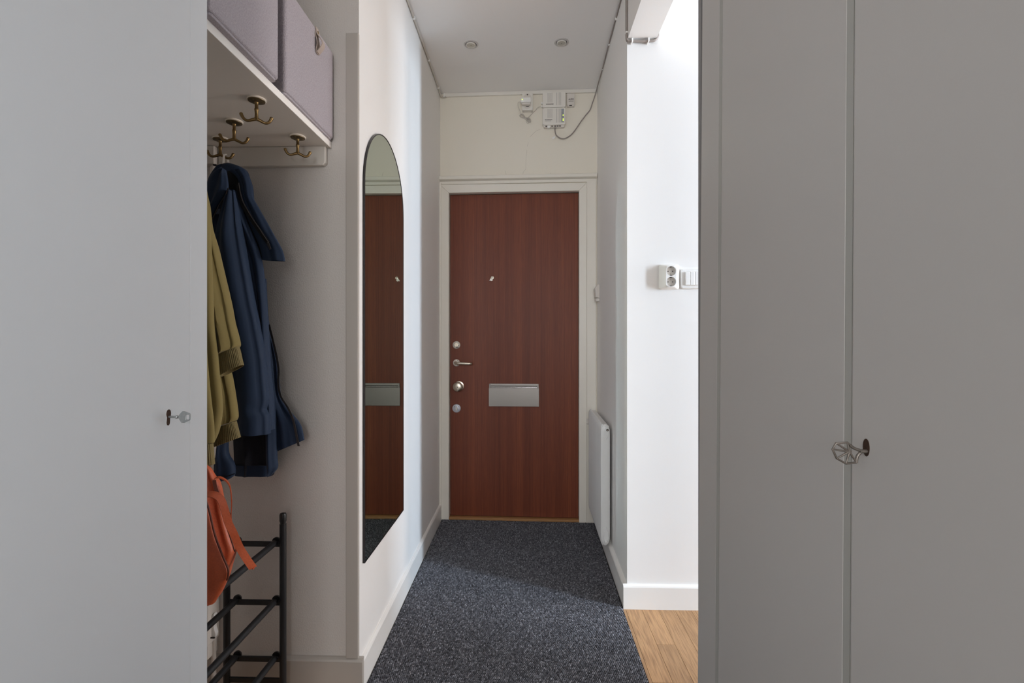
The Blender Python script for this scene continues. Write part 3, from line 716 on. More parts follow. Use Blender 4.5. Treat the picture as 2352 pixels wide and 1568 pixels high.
# ------------------------------------------------------------------ cloth and leather made of soft lofts
def drape(name, rows, Y, th, mt, parent, folds=(), n=44, sub=5, wr=0.0016, hem=0.012, label=None, rib=0, ts=None, seed=0.0, square=0.75):
    """rows: pairs of left and right points of the piece as surveyed, at distance Y; th: half thickness; folds: (u top, u bottom, width, depth)."""
    L_ = spline([Vector((a[0], a[1], 0)) for a, b in rows], sub); R_ = spline([Vector((b[0], b[1], 0)) for a, b in rows], sub)
    N_ = len(L_); rings = []
    for j in range(N_):
        t = j / (N_ - 1)
        lp = atY(L_[j].x, L_[j].y, Y); rp = atY(R_[j].x, R_[j].y, Y)
        c = (lp + rp) / 2; h = (rp - lp) / 2
        T = min(th, h.length * 0.95)
        if ts: T *= np.interp(t, [a for a, b in ts], [b for a, b in ts])
        ring = []
        for k in range(n):
            a = 2 * PI * k / n
            cs, sn = math.cos(a), math.sin(a)
            sg = math.copysign(abs(sn) ** square, sn)
            u = (cs + 1) / 2
            p = c + h * cs
            d = T * sg
            edge = abs(sn)
            if sn > 0:
                for (u0, u1, wd, am) in folds:
                    uc = u0 + (u1 - u0) * t
                    d += am * math.exp(-((u - uc) / wd) ** 2) * min(1, edge * 2)
                if rib: d += rib * (1 if (k // 2) % 2 else -1) * min(1, edge * 3)
            q = noise.noise(Vector((p.x * 26 + seed, Y * 7, p.z * 7))) + 0.5 * noise.noise(Vector((p.x * 60, Y * 7 + seed, p.z * 22)))
            d += wr * 2.2 * q * edge * (1 if sn > 0 else 0.3)
            ring.append(p + Vector((0, -1, 0)) * d)
        rings.append(ring)
    def inset(ring, dz, f):
        c = sum(ring, Vector()) / len(ring)
        return [c + (p - c) * f + UP * dz for p in ring]
    m = M()
    rings = [inset(rings[0], -0.001, 0.5)] + rings
    if hem:
        last = rings[-1]
        rings += [inset(last, 0.001, 0.93), inset(last, hem, 0.88)]
    m.loft(rings, True)
    return m.build(name, mt, parent, smooth=True, label=label)

def strip(pts, Y): return spline([atY(x, y, Y) for x, y in pts], 5)

# navy rain jacket
JK = thing('rain_jacket', 'navy blue hooded rain jacket hanging from a brass hook in the niche', 'jacket', (-0.885, 1.43, 0.75))
drape('lining_panel', [((535, 620), (590, 620)), ((530, 740), (612, 740)), ((532, 900), (624, 900)), ((536, 1000), (628, 1000)), ((538, 1053), (630, 1053)), ((538, 1086), (630, 1086)), ((541, 1091), (622, 1093))], 1.465, 0.012, NAVYD, JK, [(0.4, 0.35, 0.08, 0.008), (0.7, 0.75, 0.07, -0.006)], label='dark lining side of the back panel')
drape('front_edge', [((575, 600), (600, 600)), ((590, 660), (608, 660)), ((596, 740), (616, 740)), ((606, 840), (624, 840)), ((610, 930), (633, 930)), ((612, 1000), (635, 1000)), ((613, 1053), (636, 1053)), ((614, 1072), (637, 1074)), ((615, 1093), (622, 1093))], 1.435, 0.014, NAVY, JK, [(0.45, 0.5, 0.2, 0.008)])
drape('hem_band', [((538, 1066), (616, 1068)), ((538, 1078), (617, 1080)), ((540, 1091), (618, 1093))], 1.462, 0.015, NAVY, JK)
drape('side_flap', [((598, 640), (611, 640)), ((604, 740), (617, 738)), ((610, 800), (633, 806)), ((615, 860), (640, 848)), ((620, 905), (645, 905)), ((624, 938), (661, 936)), ((628, 982), (690, 974)), ((632, 1038), (699, 1010))], 1.45, 0.010, NAVY, JK, [(0.55, 0.35, 0.10, 0.006), (0.75, 0.72, 0.08, -0.006)], label='front edge with zip tape, flared out at the hem')
M().ribbon(strip([(618, 745), (634, 812), (640, 850), (639, 880), (645, 910), (660, 934), (672, 960), (681, 1000), (686, 1024)], 1.4365), (0.0065, 0, 0), 0.002).build('zip_tape', ZIPM, JK, smooth=True)
drape('hood', [((518, 376), (527, 374)), ((498, 389), (562, 388)), ((484, 408), (572, 408)), ((477, 430), (579, 430)), ((472, 456), (581, 455)), ((474, 490), (580, 480))], 1.435, 0.03, NAVY, JK, [(0.3, 0.2, 0.08, -0.008)], hem=0)
drape('back_panel', [((474, 430), (578, 430)), ((476, 520), (590, 520)), ((484, 600), (602, 600)), ((500, 680), (609, 680)), ((512, 740), (612, 740))], 1.462, 0.012, NAVY, JK, [(0.3, 0.35, 0.1, -0.006)], hem=0)
drape('hood_opening', [((523, 393), (556, 397)), ((521, 412), (556, 412)), ((516, 436), (558, 436)), ((508, 470), (566, 478)), ((500, 520), (588, 520)), ((496, 560), (602, 560)), ((500, 590), (604, 596))], 1.400, 0.004, BLACKC, JK, hem=0, label='black inside of the hood')
drape('collar_flap', [((528, 393), (562, 389)), ((546, 410), (572, 408)), ((549, 428), (579, 430)), ((553, 450), (581, 452)), ((560, 478), (595, 478)), ((570, 506), (612, 508)), ((582, 534), (627, 535)), ((594, 560), (640, 558)), ((600, 580), (650, 578)), ((603, 597), (655, 600))], 1.392, 0.009, NAVY, JK, [(0.42, 0.45, 0.05, -0.004), (0.75, 0.7, 0.12, 0.004)])
M().ribbon(strip([(545, 420), (549, 444), (556, 466), (567, 486), (580, 507), (592, 524), (604, 541), (616, 558)], 1.378), (0.011, 0, 0.004), 0.0016).build('zip_tape', BLACKC, JK, smooth=True)
zp = M().tube(strip([(548, 420), (552, 444), (559, 466), (570, 486), (583, 507), (595, 524), (606, 541), (617, 557)], 1.3765), 0.0017, 8).build('zip_teeth', ZIPM, JK, smooth=True)
M().prism([(a.x, a.z) for a in (atY(614, 555, 1.374), atY(619, 559, 1.374), atY(623, 571, 1.374), atY(619.5, 573, 1.374), atY(613, 561, 1.374))], 'y', 1.372, 1.375).build('zip_pull', ZIPM, zp, bevel=0.0006)
drape('middle_panel', [((526, 434), (546, 440)), ((528, 470), (553, 468)), ((534, 500), (566, 505)), ((545, 560), (588, 558)), ((556, 610), (603, 606)), ((570, 680), (611, 680)), ((582, 760), (616, 750)), ((598, 850), (622, 850)), ((606, 930), (628, 930)), ((608, 990), (630, 985))], 1.385, 0.013, NAVY, JK, [(0.5, 0.5, 0.14, -0.010), (0.85, 0.8, 0.12, 0.006)], seed=4)
drape('hood_left_panel', [((508, 384), (518, 390)), ((488, 400), (522, 408)), ((476, 424), (524, 432)), ((468, 452), (515, 452)), ((464, 480), (500, 474)), ((468, 500), (487, 506))], 1.366, 0.011, NAVY, JK, [(0.45, 0.5, 0.12, -0.006), (0.75, 0.75, 0.1, 0.005)], seed=9)
M().ribbon(strip([(524, 432), (520, 444), (515, 453), (506, 466), (497, 484), (487, 505)], 1.354), (0.004, 0, 0.002), 0.002).build('zip_tape', ZIPM, JK, smooth=True)
drape('sleeve', [((522, 436), (538, 440)), ((512, 480), (546, 480)), ((502, 530), (555, 530)), ((497, 582), (565, 582)), ((502, 641), (575, 641)), ((510, 697), (585, 697)), ((518, 740), (594, 740)), ((526, 813), (607, 813)), ((530, 876), (613, 876)), ((533, 920), (616, 918)), ((536, 938), (611, 940)), ((538, 958), (618, 957)), ((540, 993), (618, 996))], 1.360, 0.034, NAVY, JK, [(0.30, 0.22, 0.12, -0.007), (0.55, 0.62, 0.2, 0.006), (0.84, 0.9, 0.06, -0.006)], hem=0.03, seed=2)
drape('lower_cuff', [((503, 1006), (524, 1008)), ((500, 1024), (523, 1030)), ((498, 1045), (526, 1046)), ((494, 1060), (537, 1063)), ((493, 1080), (540, 1080)), ((494, 1094), (538, 1091)), ((508, 1103), (527, 1100))], 1.39, 0.016, NAVY, JK, [(0.4, 0.3, 0.12, 0.006)])
M().ribbon(strip([(494, 1090), (510, 1094), (526, 1092), (539, 1087)], 1.372), (0, 0, 0.003), 0.002).build('cuff_binding', NAVYD, JK, smooth=True)
# hanging loop over the right prong of its hook
lp0 = Vector((-0.921, 1.431, SZ0 - 0.050)) + Vector((math.cos(math.radians(24)), math.sin(math.radians(24)), 0)) * 0.013 + UP * -0.002
m = M()
m.ribbon(spline([lp0 + Vector((-0.002, -0.006, -0.030)), lp0 + Vector((-0.001, -0.006, -0.012)), lp0 + Vector((0, -0.005, 0.002)), lp0 + Vector((0.001, 0, 0.0055)), lp0 + Vector((0.003, 0.005, 0.0)), lp0 + Vector((0.006, 0.005, -0.015)), lp0 + Vector((0.008, 0.004, -0.030))], 5), (0.0052, 0.002, 0), 0.0012)
m.build('hanging_loop', PLASTG, JK, smooth=True, label='pale hanging loop')

# olive sweatshirt, half hidden by the left wardrobe
OV = thing('sweatshirt', 'olive green sweatshirt hanging in front of the navy jacket beside the left wardrobe', 'sweatshirt', (-0.87, 1.22, 0.80))
drape('sleeve', [((455, 400), (468, 408)), ((450, 440), (475, 450)), ((440, 470), (479, 472)), ((440, 524), (485, 524)), ((445, 570), (499, 570)), ((460, 633), (514, 633)), ((474, 697), (529, 697)), ((484, 740), (537, 740)), ((492, 775), (545, 770)), ((498, 808), (549, 790)), ((500, 818), (546, 797))], 1.255, 0.026, OLIVE, OV, [(0.4, 0.15, 0.10, -0.010), (0.75, 0.55, 0.12, 0.009), (0.9, 0.8, 0.06, -0.006)], hem=0, seed=1)
drape('cuff', [((498, 817), (547, 795)), ((500, 828), (550, 805)), ((502, 846), (554, 823)), ((504, 866), (558, 838))], 1.255, 0.020, OLIVER, OV, rib=0.0009, wr=0.0006, n=160)
drape('sleeve', [((495, 835), (524, 835)), ((498, 862), (531, 862)), ((502, 895), (537, 897)), ((505, 935), (543, 935)), ((505, 958), (545, 957)), ((503, 978), (541, 966))], 1.285, 0.020, OLIVE, OV, [(0.4, 0.3, 0.10, 0.007), (0.65, 0.7, 0.07, -0.008)], hem=0, seed=5)
drape('cuff', [((503, 981), (541, 967)), ((498, 998), (545, 981)), ((488, 1028), (551.5, 1004))], 1.285, 0.018, OLIVER, OV, rib=0.0009, wr=0.0006, n=160)
drape('body', [((360, 300), (402, 300)), ((330, 340), (440, 345)), ((325, 400), (466, 410)), ((325, 500), (480, 500)), ((325, 620), (486, 620)), ((325, 740), (491, 740)), ((325, 801), (498, 801)), ((325, 860), (503, 860)), ((325, 922), (510, 922)), ((325, 953), (509, 953)), ((325, 990), (502, 990)), ((325, 1015), (490, 1017))], 1.215, 0.024, OLIVE, OV, [(0.85, 0.80, 0.05, 0.006), (0.93, 0.90, 0.03, -0.004)], hem=0, seed=3)
drape('front_fold', [((400, 760), (470, 760)), ((400, 800), (474, 800)), ((400, 840), (477, 840)), ((400, 910), (484, 912)), ((400, 970), (491, 972)), ((400, 1014), (492, 1016))], 1.180, 0.012, OLIVE, OV, hem=0, seed=8)
drape('hem_band', [((330, 1018), (488, 1018)), ((332, 1040), (490, 1040)), ((334, 1074), (492, 1066))], 1.195, 0.022, OLIVER, OV, rib=0.0008, wr=0.0006, n=200)
M().ribbon(spline([atY(376, 306, 1.215), atY(378, 262, 1.215), atY(381, 232, 1.215), atY(386, 262, 1.22), atY(388, 306, 1.215)], 6), (0.006, 0, 0), 0.0015).build('hanging_loop', OLIVER, OV, smooth=True)

# ------------------------------------------------------------------ shoe rack
SR = thing('shoe_rack', 'black metal tube shoe rack with three visible tiers on the niche floor', 'shoe rack', (-0.825, 1.2, 0))
RY0, RY1 = 0.935, 1.450
for x in (-0.739, -0.913):
    for y in (RY1, RY0):
        ps = M().tube([(x, y, 0.012), (x, y, 0.562)], 0.0098, 16).build('post', RACKM, SR, smooth=True)
        M().lathe((x, y, 0.556), (0, 0, 1), [(0, 0.0098), (0.004, 0.0088), (0.010, 0.0084), (0.016, 0.0102), (0.034, 0.0102), (0.038, 0.0085), (0.040, 0.0001)], 18).build('cap', RACKP, ps, smooth=True)
        M().lathe((x, y, 0.0), (0, 0, 1), [(0, 0.0108), (0.018, 0.0115), (0.020, 0.0095)], 16).build('foot', RACKP, ps, smooth=True)
for z in (0.500, 0.322, 0.150, 0.085):
    for y in (RY0, RY1):
        M().box(-0.906, -0.746, y - 0.0035, y + 0.0035, z - 0.0080, z + 0.0080).build('crossbar', RACKM, SR, bevel=0.002)
    if z > 0.1:
        for x in (-0.763, -0.884):
            rl = M().tube([(x, RY0, z + 0.004), (x, RY1 - 0.004, z + 0.004)], 0.0092, 16).build('rail', RACKM, SR, smooth=True)
            M().lathe((x, RY1 + 0.0045, z + 0.006), (0, 1, 0), [(0, 0.0125), (0.006, 0.012), (0.010, 0.007), (0.011, 0.0001)], 16).build('end_knob', RACKP, rl, smooth=True)

# ------------------------------------------------------------------ leather bag standing on the rack
BG = thing('tote_bag', 'tan orange leather tote bag resting on the top of the shoe rack', 'bag', (-0.80, 1.11, 0.515))
BY = 1.125
drape('body', [((345, 1066), (470, 1066)), ((340, 1076), (483, 1076)), ((336, 1094), (493, 1094)), ((332, 1112), (503, 1110)), ((325, 1150), (511, 1150)), ((320, 1200), (522, 1200)), ((315, 1240), (533, 1238)), ((313, 1258), (539, 1256)), ((313, 1272), (538, 1272)), ((315, 1301), (529, 1301)), ((318, 1330), (521, 1328)), ((325, 1366), (505, 1364)), ((336, 1378), (494, 1378))], BY, 0.052, LEATH, BG, [(0.93, 0.96, 0.035, -0.008), (0.80, 0.80, 0.05, 0.006)], hem=0, wr=0.0025, ts=[(0, 0.25), (0.3, 0.7), (0.8, 1.0), (1, 0.8)], n=72)
drape('front_panel', [((360, 1120), (466, 1120)), ((358, 1150), (473, 1150)), ((350, 1172), (480, 1172)), ((345, 1230), (494, 1230)), ((340, 1271), (509, 1271)), ((336, 1306), (524, 1306)), ((338, 1330), (522, 1330)), ((345, 1362), (506, 1362)), ((350, 1384), (493, 1384))], BY - 0.040, 0.020, LEATH, BG, hem=0, wr=0.002, ts=[(0, 0.4), (0.5, 0.9), (1, 1.0)], n=60)
M().tube(strip([(473, 1150), (480, 1171), (494, 1229), (509, 1270), (523, 1304), (524.5, 1318), (521.5, 1332)], BY - 0.046), 0.0022, 8).build('piping', LEATHD, BG, smooth=True)
M().tube(strip([(505, 1142), (517, 1197), (532, 1243), (539, 1266)], BY - 0.030), 0.0015, 8).build('gusset_seam', LEATHD, BG, smooth=True)
# one handle: wide front leg, turned over at the bottom, thin return leg behind
hp = [(462, 1140, 1.052), (478, 1135, 1.054), (493, 1136, 1.056), (507, 1146, 1.058), (516, 1170, 1.06), (524, 1199, 1.066), (537, 1226, 1.075), (551, 1258, 1.09), (567, 1284, 1.10), (581, 1304, 1.11)]
pts = spline([atY(a, b, y) for a, b, y in hp], 5)
wd = []
for i in range(len(pts)):
    t = (pts[min(i + 1, len(pts) - 1)] - pts[max(i - 1, 0)]).normalized()
    pd = t.cross(Vector((0, 1, 0))).normalized()
    k = i / (len(pts) - 1)
    wd.append((pd * (0.0085 + 0.003 * k) + Vector((0, 0.012, 0))))
M().ribbon(pts, wd, 0.0024).build('handle', LEATH, BG, smooth=True)
hp = [(492, 1103, 1.10), (496, 1098, 1.105), (505, 1096, 1.11), (520, 1104, 1.115), (529, 1120, 1.12), (532, 1152, 1.125), (531, 1189, 1.13), (536, 1217, 1.135), (549, 1252, 1.135), (566, 1284, 1.13), (579, 1303, 1.122), (584, 1301, 1.116), (581, 1304, 1.110)]
M().ribbon(spline([atY(a, b, y) for a, b, y in hp], 5), (-0.0075, 0.0125, 0), 0.0022).build('handle', LEATH, BG, smooth=True)
hp = [(492, 1102), (494, 1116), (500, 1134), (508, 1150)]
M().ribbon(strip(hp, 1.085), (0.006, 0.004, 0), 0.002).build('handle_tab', LEATHD, BG, smooth=True)

# ------------------------------------------------------------------ ceiling spots
def spot(x, y, label):
    t = thing('ceiling_spotlight', label, 'spotlight', (x, y, CE), 'recessed spotlights in the hall ceiling')
    o = (x, y, CE)
    M().lathe(o, (0, 0, -1), [(0, 0.037), (0.0025, 0.037), (0.004, 0.034), (0.004, 0.0285), (0.0012, 0.0275), (0.0012, 0.0001)], 40).build('trim_ring', SPOTR, t, smooth=True)
    M().lathe((x, y, CE - 0.0013), (0, 0, -1), [(0, 0.0274), (0.0008, 0.0274), (0.0008, 0.0001)], 40).build('recess', DARKM, t)
    M().lathe((x, y, CE - 0.0018), (0, 0, -1), [(0, 0.0246), (0.0060, 0.0246), (0.0068, 0.0232), (0.0060, 0.0205), (0.001, 0.0200), (0.001, 0.0001)], 40).build('lamp_ring', PLAST, t, smooth=True)
    M().lathe((x, y, CE - 0.0030), (0, 0, -1), [(0.0042, 0.0199), (0.0036, 0.0165), (0.0018, 0.009), (0.0008, 0.0001)], 40).build('reflector', CHROME, t, smooth=True)
    M().lathe((x, y, CE - 0.0036), (0, 0, -1), [(0, 0.0042), (0.0030, 0.0036), (0.0042, 0.0001)], 16).build('bulb', DARKM, t, smooth=True)
    return t
s0 = spot(-0.281, 2.466, 'small recessed spotlight in the hall ceiling, the left of the two')
s1 = copy_tree(s0); s1.location = (0.181, 2.462, CE); s1['label'] = 'small recessed spotlight in the hall ceiling, the right of the two'

# ------------------------------------------------------------------ cables along the ceiling
def clip_on(parent, p, sx, sy, sz, mt=PLASTW):
    M().box(p[0] - sx, p[0] + sx, p[1] - sy, p[1] + sy, p[2] - sz, p[2] + sz).build('clip', mt, parent, bevel=0.0012)
c1 = M().tube(spline([(-0.524, -0.2, 2.617), (-0.524, 1.0, 2.617), (-0.524, 2.25, 2.617), (-0.523, 2.60, 2.6175), (-0.523, 2.88, 2.614), (-0.522, 2.945, 2.604), (-0.515, 2.962, 2.603), (-0.49, 2.963, 2.604)], 4), 0.0048, 8).build('white_cable', CABLW, None, smooth=True)
tag(c1, 'white cable clipped along the ceiling edge above the mirror wall', 'cable')
for y, z in ((2.244, 2.617), (2.589, 2.6175), (2.872, 2.614)): clip_on(c1, (-0.523, y, z), 0.0065, 0.004, 0.0065)
c2 = M().tube(spline([(0.4165, 1.25, 2.617), (0.4175, 1.6, 2.617), (0.4185, 2.03, 2.617), (0.4205, 2.27, 2.617), (0.422, 2.47, 2.617), (0.424, 2.69, 2.612)]
      + [bk(u, v, z) for u, v, z in ((0.9560, 0.10, 2.606), (0.9455, 0.03, 2.573), (0.9325, 0.014, 2.539), (0.9194, 0.010, 2.500), (0.8934, 0.008, 2.469), (0.8621, 0.008, 2.428), (0.8307, 0.008, 2.382), (0.8046, 0.010, 2.351), (0.7731, 0.013, 2.330), (0.7522, 0.015, 2.327), (0.7364, 0.016, 2.331), (0.7154, 0.016, 2.348), (0.7075, 0.016, 2.374), (0.7070, 0.016, 2.398))], 5), 0.0033, 8).build('grey_cable', GREYC, None, smooth=True)
tag(c2, 'grey cable from the right ceiling edge looping down into the white network box', 'cable')
for y in (2.271, 2.471, 2.695): clip_on(c2, (rx(y) - 0.0015, y, 2.614), 0.006, 0.004, 0.006)
tg = M(back).prism([(0.7005, 2.325), (0.7115, 2.337), (0.7060, 2.3425), (0.6890, 2.3310), (0.6925, 2.3240)], 'y', 0.019, 0.0202).build('cable_tag', PLASTW, c2, label='small white paper tag')
# pair of grey cables turning round the foot of the lintel
c3 = None
for dy, dz in ((0.0, 0.0), (0.0085, 0.002)):
    pp = [(0.417, 2.022 - dy, 2.60), (0.417, 2.022 - dy, 2.50), (0.417, 2.022 - dy, 2.400), (0.4172, 2.0205 - dy, 2.366 - dz), (0.421, 2.020 - dy, 2.357 - dz), (0.432, 2.0195 - dy, 2.3545 - dz), (0.48, 2.0195 - dy, 2.353 - dz), (0.522, 2.0195 - dy, 2.3535 - dz), (0.535, 2.0205 - dy, 2.358 - dz), (0.5445, 2.021 - dy, 2.370), (0.546, 2.022 - dy, 2.40), (0.546, 2.022 - dy, 2.58)]
    o = M().tube(spline(pp, 5), 0.0040, 8).build('grey_cable' if c3 is None else 'second_strand', GREYC, None, smooth=True)
    if c3 is None: c3 = tag(o, 'pair of grey cables bent under the beam over the side opening', 'cable')
    else: attach(o, c3)
clip_on(c3, (0.4165, 2.017, 2.388), 0.005, 0.010, 0.003)
for x in (0.4385, 0.5055): clip_on(c3, (x, 2.0165, 2.353), 0.003, 0.0125, 0.0075)

# ------------------------------------------------------------------ network gear over the door
tr = M(back).box(0.026, 0.958, 0.0, 0.014, 2.604, 2.6245).build('cable_trunking', PLAST, None, bevel=0.0015)
tag(tr, 'long white plastic cable trunking along the top of the end wall', 'trunking')
M(back).box(0.024, 0.030, 0.0, 0.016, 2.602, 2.6248).build('end_cap', PLASTW, tr)
M(back).box(0.950, 0.960, 0.0, 0.017, 2.598, 2.6248).build('end_cap', PLASTW, tr, bevel=0.001)

SO = thing('wall_socket', 'white double wall socket above the front door with a charger plugged in', 'socket', back((0.54, 0, 2.497)))
bs = M(back).prism(rrect(0.5075, 0.5735, 2.4965, 2.6035, 0.008), 'y', 0.0, 0.036).build('housing', PLAST, SO, bevel=0.004, seg=3)
def socket_face(parent, u, z, r=0.0205, f=None, depth=0.036, mt=PLASTG):
    tf = f or back
    nrm = BN if f is None else Vector((0, -1, 0))
    o = Vector(tf((u, depth, z)))
    M().lathe(o, nrm, [(-0.006, 0.0001), (-0.006, r * 0.9), (0.0004, r), (0.001, r * 1.07), (0.0002, r * 1.1)], 32).build('outlet', mt, parent, smooth=True)
    for du in (-0.0095, 0.0095): M().lathe(Vector(tf((u + du, depth - 0.0045, z - 0.0045 if f is None else z))), nrm, [(0, 0.0026), (0.0055, 0.0026), (0.0056, 0.0001)], 12).build('pin_hole', DARKM, parent)
    M(tf).box(u - 0.004, u + 0.004, depth - 0.002, depth + 0.0016, z + r * 0.62, z + r * 1.0).build('earth_clip', INK, parent, bevel=0.001)
socket_face(bs, 0.5405, 2.5725)
M().lathe(bk(0.5405, 0.036, 2.527), BN, [(-0.004, 0.0001), (-0.004, 0.018), (0.0004, 0.0205), (0.001, 0.022), (0.0002, 0.0225)], 32).build('outlet', PLASTG, bs, smooth=True)
M(back).prism([(0.5405 + 0.0115 * math.cos(t), 2.5195 + 0.0042 * math.sin(t)) for t in (PI + PI * i / 10 for i in range(11))], 'y', 0.034, 0.0366).build('outlet_shadow', DARKM, bs)  # dark crescent painted as the shadow below the charger
CH = thing('charger', 'small white plug-in charger with a green light in the socket above the door', 'charger', back((0.53, 0.037, 2.535)))
M(back).prism(rrect(0.503, 0.561, 2.5315, 2.5585, 0.003), 'y', 0.037, 0.066).build('body', PLASTW, CH, bevel=0.002)
M(back).prism(rrect(0.508, 0.558, 2.5205, 2.5325, 0.003), 'y', 0.036, 0.058).build('under_body', PLASTG, CH, bevel=0.002)
M().lathe(bk(0.5103, 0.066, 2.5465), BN, [(0, 0.0028), (0.0008, 0.0024), (0.001, 0.0001)], 14).build('light', LED, CH)
M(back).box(0.496, 0.503, 0.045, 0.055, 2.536, 2.544).build('strain_relief', PLASTG, CH, bevel=0.001)
# thin white lead: down from the charger, bundled, and on to the network box
wl = M(back).tube(spline([(0.497, 0.050, 2.540), (0.486, 0.045, 2.541), (0.4825, 0.030, 2.533), (0.489, 0.018, 2.515), (0.4965, 0.012, 2.498), (0.4985, 0.010, 2.481), (0.502, 0.011, 2.470)], 5), 0.0015, 6)
wl.tube(spline([(0.533, 0.011, 2.457), (0.548, 0.009, 2.468), (0.565, 0.008, 2.484), (0.5745, 0.008, 2.4955), (0.566, 0.010, 2.4985), (0.562, 0.012, 2.494), (0.574, 0.010, 2.4945), (0.588, 0.009, 2.505), (0.598, 0.010, 2.5185), (0.612, 0.018, 2.5225), (0.625, 0.020, 2.5225)], 5), 0.0015, 6)
wl = wl.build('charger_lead', CABLW, None, smooth=True)
tag(wl, 'thin white charger lead tied in a small bundle above the front door', 'cable')
m = M(back)
rng = random.Random(5)
for i in range(5):
    o = 0.0022 * (i - 2)
    a, b = Vector((0.494, 0.009, 2.4815)), Vector((0.560, 0.009, 2.4385))
    d = (b - a).normalized(); nn = Vector((-d.z, 0, d.x)); pw = 0.008 + rng.random() * 0.003
    pts = []
    for k in range(25):
        t = 2 * PI * k / 24
        pts.append((a + b) / 2 + d * math.cos(t) * (0.040 - 0.001 * i) + nn * (math.sin(t) * math.cos(t) * 2 * 0.0065 * (1 + 0.1 * i) + o * 0.5) + Vector((0, 0.002 * i - 0.003, 0)))
    m.tube(pts, 0.0014, 6)
m.tube(spline([(0.535, 0.010, 2.452), (0.532, 0.012, 2.440), (0.540, 0.012, 2.428), (0.551, 0.012, 2.433), (0.548, 0.010, 2.446)], 4), 0.0014, 6)
m.build('bundle', CABLW, wl, smooth=True)
M(back).tube([(0.522, 0.004, 2.463), (0.532, 0.004, 2.457)], 0.0058, 10).build('tie', PLASTG, wl, smooth=True)

def slots(m, us, z0, z1, v, w=0.0014):
    for u in us: m.box(u - w / 2, u + w / 2, v, v + 0.0004, z0, z1)
def print_line(parent, u0, u1, z, h, v, name='lettering', seed=1):
    # print too small to read in the photograph: a row of tiny upright strokes
    r = random.Random(seed); m = M(back); u = u0
    while u < u1:
        w_ = 0.0012 + r.random() * 0.0016
        m.box(u, min(u + w_, u1), v, v + 0.0003, z - h / 2 * (0.7 + 0.3 * r.random()), z + h / 2)
        u += w_ + 0.0006
    return m.build(name, INK, parent)
def net_box(z0, z1, label, lower):
    t = thing('network_box', label, 'network box', back((0.7, 0, z0)), 'white network boxes above the door')
    u0, u1 = (0.6315, 0.7705)
    b = M(back).prism(rrect(u0, u1, z0, z1, 0.012), 'y', 0.002, 0.034).build('housing', PLAST, t, bevel=0.004, seg=3)
    M(back).prism(rrect(u0 + 0.006, u1 - 0.006, z0 - (0.010 if lower else 0.0), z1 - 0.01, 0.008), 'y', 0.0, 0.024).build('back_plate', PLASTG, t, bevel=0.002)
    k = (z1 - z0)
    for us, a, c in (((0.664, 0.672, 0.680, 0.688), 0.30 if not lower else 0.40, 0.92), ((0.7165, 0.725, 0.733, 0.741), 0.12, 0.92)):
        for u in us: M(back).box(u - 0.0007, u + 0.0007, 0.0336, 0.0342, z0 + k * a, z0 + k * c).build('vent_slot', SLOTM, b)
    return t, b
n1, b1 = net_box(2.5105, 2.6055, 'white slotted network box, the upper of two stacked above the door', False)
print_line(b1, 0.652, 0.698, 2.529, 0.005, 0.0341, seed=3)
for u in (0.672, 0.729): M(back).box(u - 0.0065, u + 0.0065, 0.004, 0.020, 2.6035, 2.6115).build('lug', PLAST, n1, bevel=0.001)
for z in (2.5425, 2.523): M(back).box(0.6235, 0.632, 0.010, 0.024, z - 0.004, z + 0.004).build('side_plug', PLASTW, n1, bevel=0.001)
n2, b2 = net_box(2.4045, 2.5090, 'white network box with lit green indicator lights, the lower of two stacked above the door', True)
print_line(b2, 0.645, 0.690, 2.4345, 0.0055, 0.0341, seed=7)
print_line(b2, 0.645, 0.683, 2.4275, 0.0016, 0.0341, 'small_lettering', seed=8)
lp = M(back).box(0.7445, 0.7605, 0.0339, 0.0346, 2.417, 2.499).build('indicator_strip', LEDP, b2)
print_line(b2, 0.7462, 0.7495, 2.476, 0.0014, 0.0347, 'indicator_mark', 1)
for i in range(7): M(back).box(0.7462, 0.7515, 0.0346, 0.0349, 2.4285 + 0.0078 * i, 2.4303 + 0.0078 * i).build('indicator_mark', INK, b2)
for z in (2.4605, 2.4372, 2.4292): M().lathe(bk(0.7555, 0.0346, z), BN, [(0, 0.0028), (0.0008, 0.0025), (0.001, 0.0001)], 14).build('indicator_light', LED, b2)
for i, u in enumerate((0.6545, 0.690, 0.708, 0.723, 0.737)):
    M(back).box(u - 0.0055, u + 0.0055, 0.0236, 0.0243, 2.3965, 2.4035).build('port', INK if i != 1 else SLOTM, n2)
M(back).box(0.661, 0.676, 0.012, 0.028, 2.390, 2.4045).build('port_plug', PLASTW, n2, bevel=0.001)
M(back).box(0.7025, 0.7115, 0.011, 0.021, 2.385, 2.4035).build('cable_plug', GREYC, n2, bevel=0.001)
SB = thing('junction_box', 'tiny white junction box with dark lettering right of the network boxes', 'junction box', back((0.8, 0, 2.525)))
jb = M(back).prism(rrect(0.7785, 0.8255, 2.5265, 2.5965, 0.003), 'y', 0.0, 0.024).build('cover', PLASTG, SB, bevel=0.002)
M(back).box(0.781, 0.823, 0.0, 0.020, 2.519, 2.5275).build('lower_edge', PLASTG, SB, bevel=0.001)
M(back).box(0.793, 0.809, 0.0195, 0.0204, 2.5215, 2.5262).build('latch_slot', DARKM, SB)
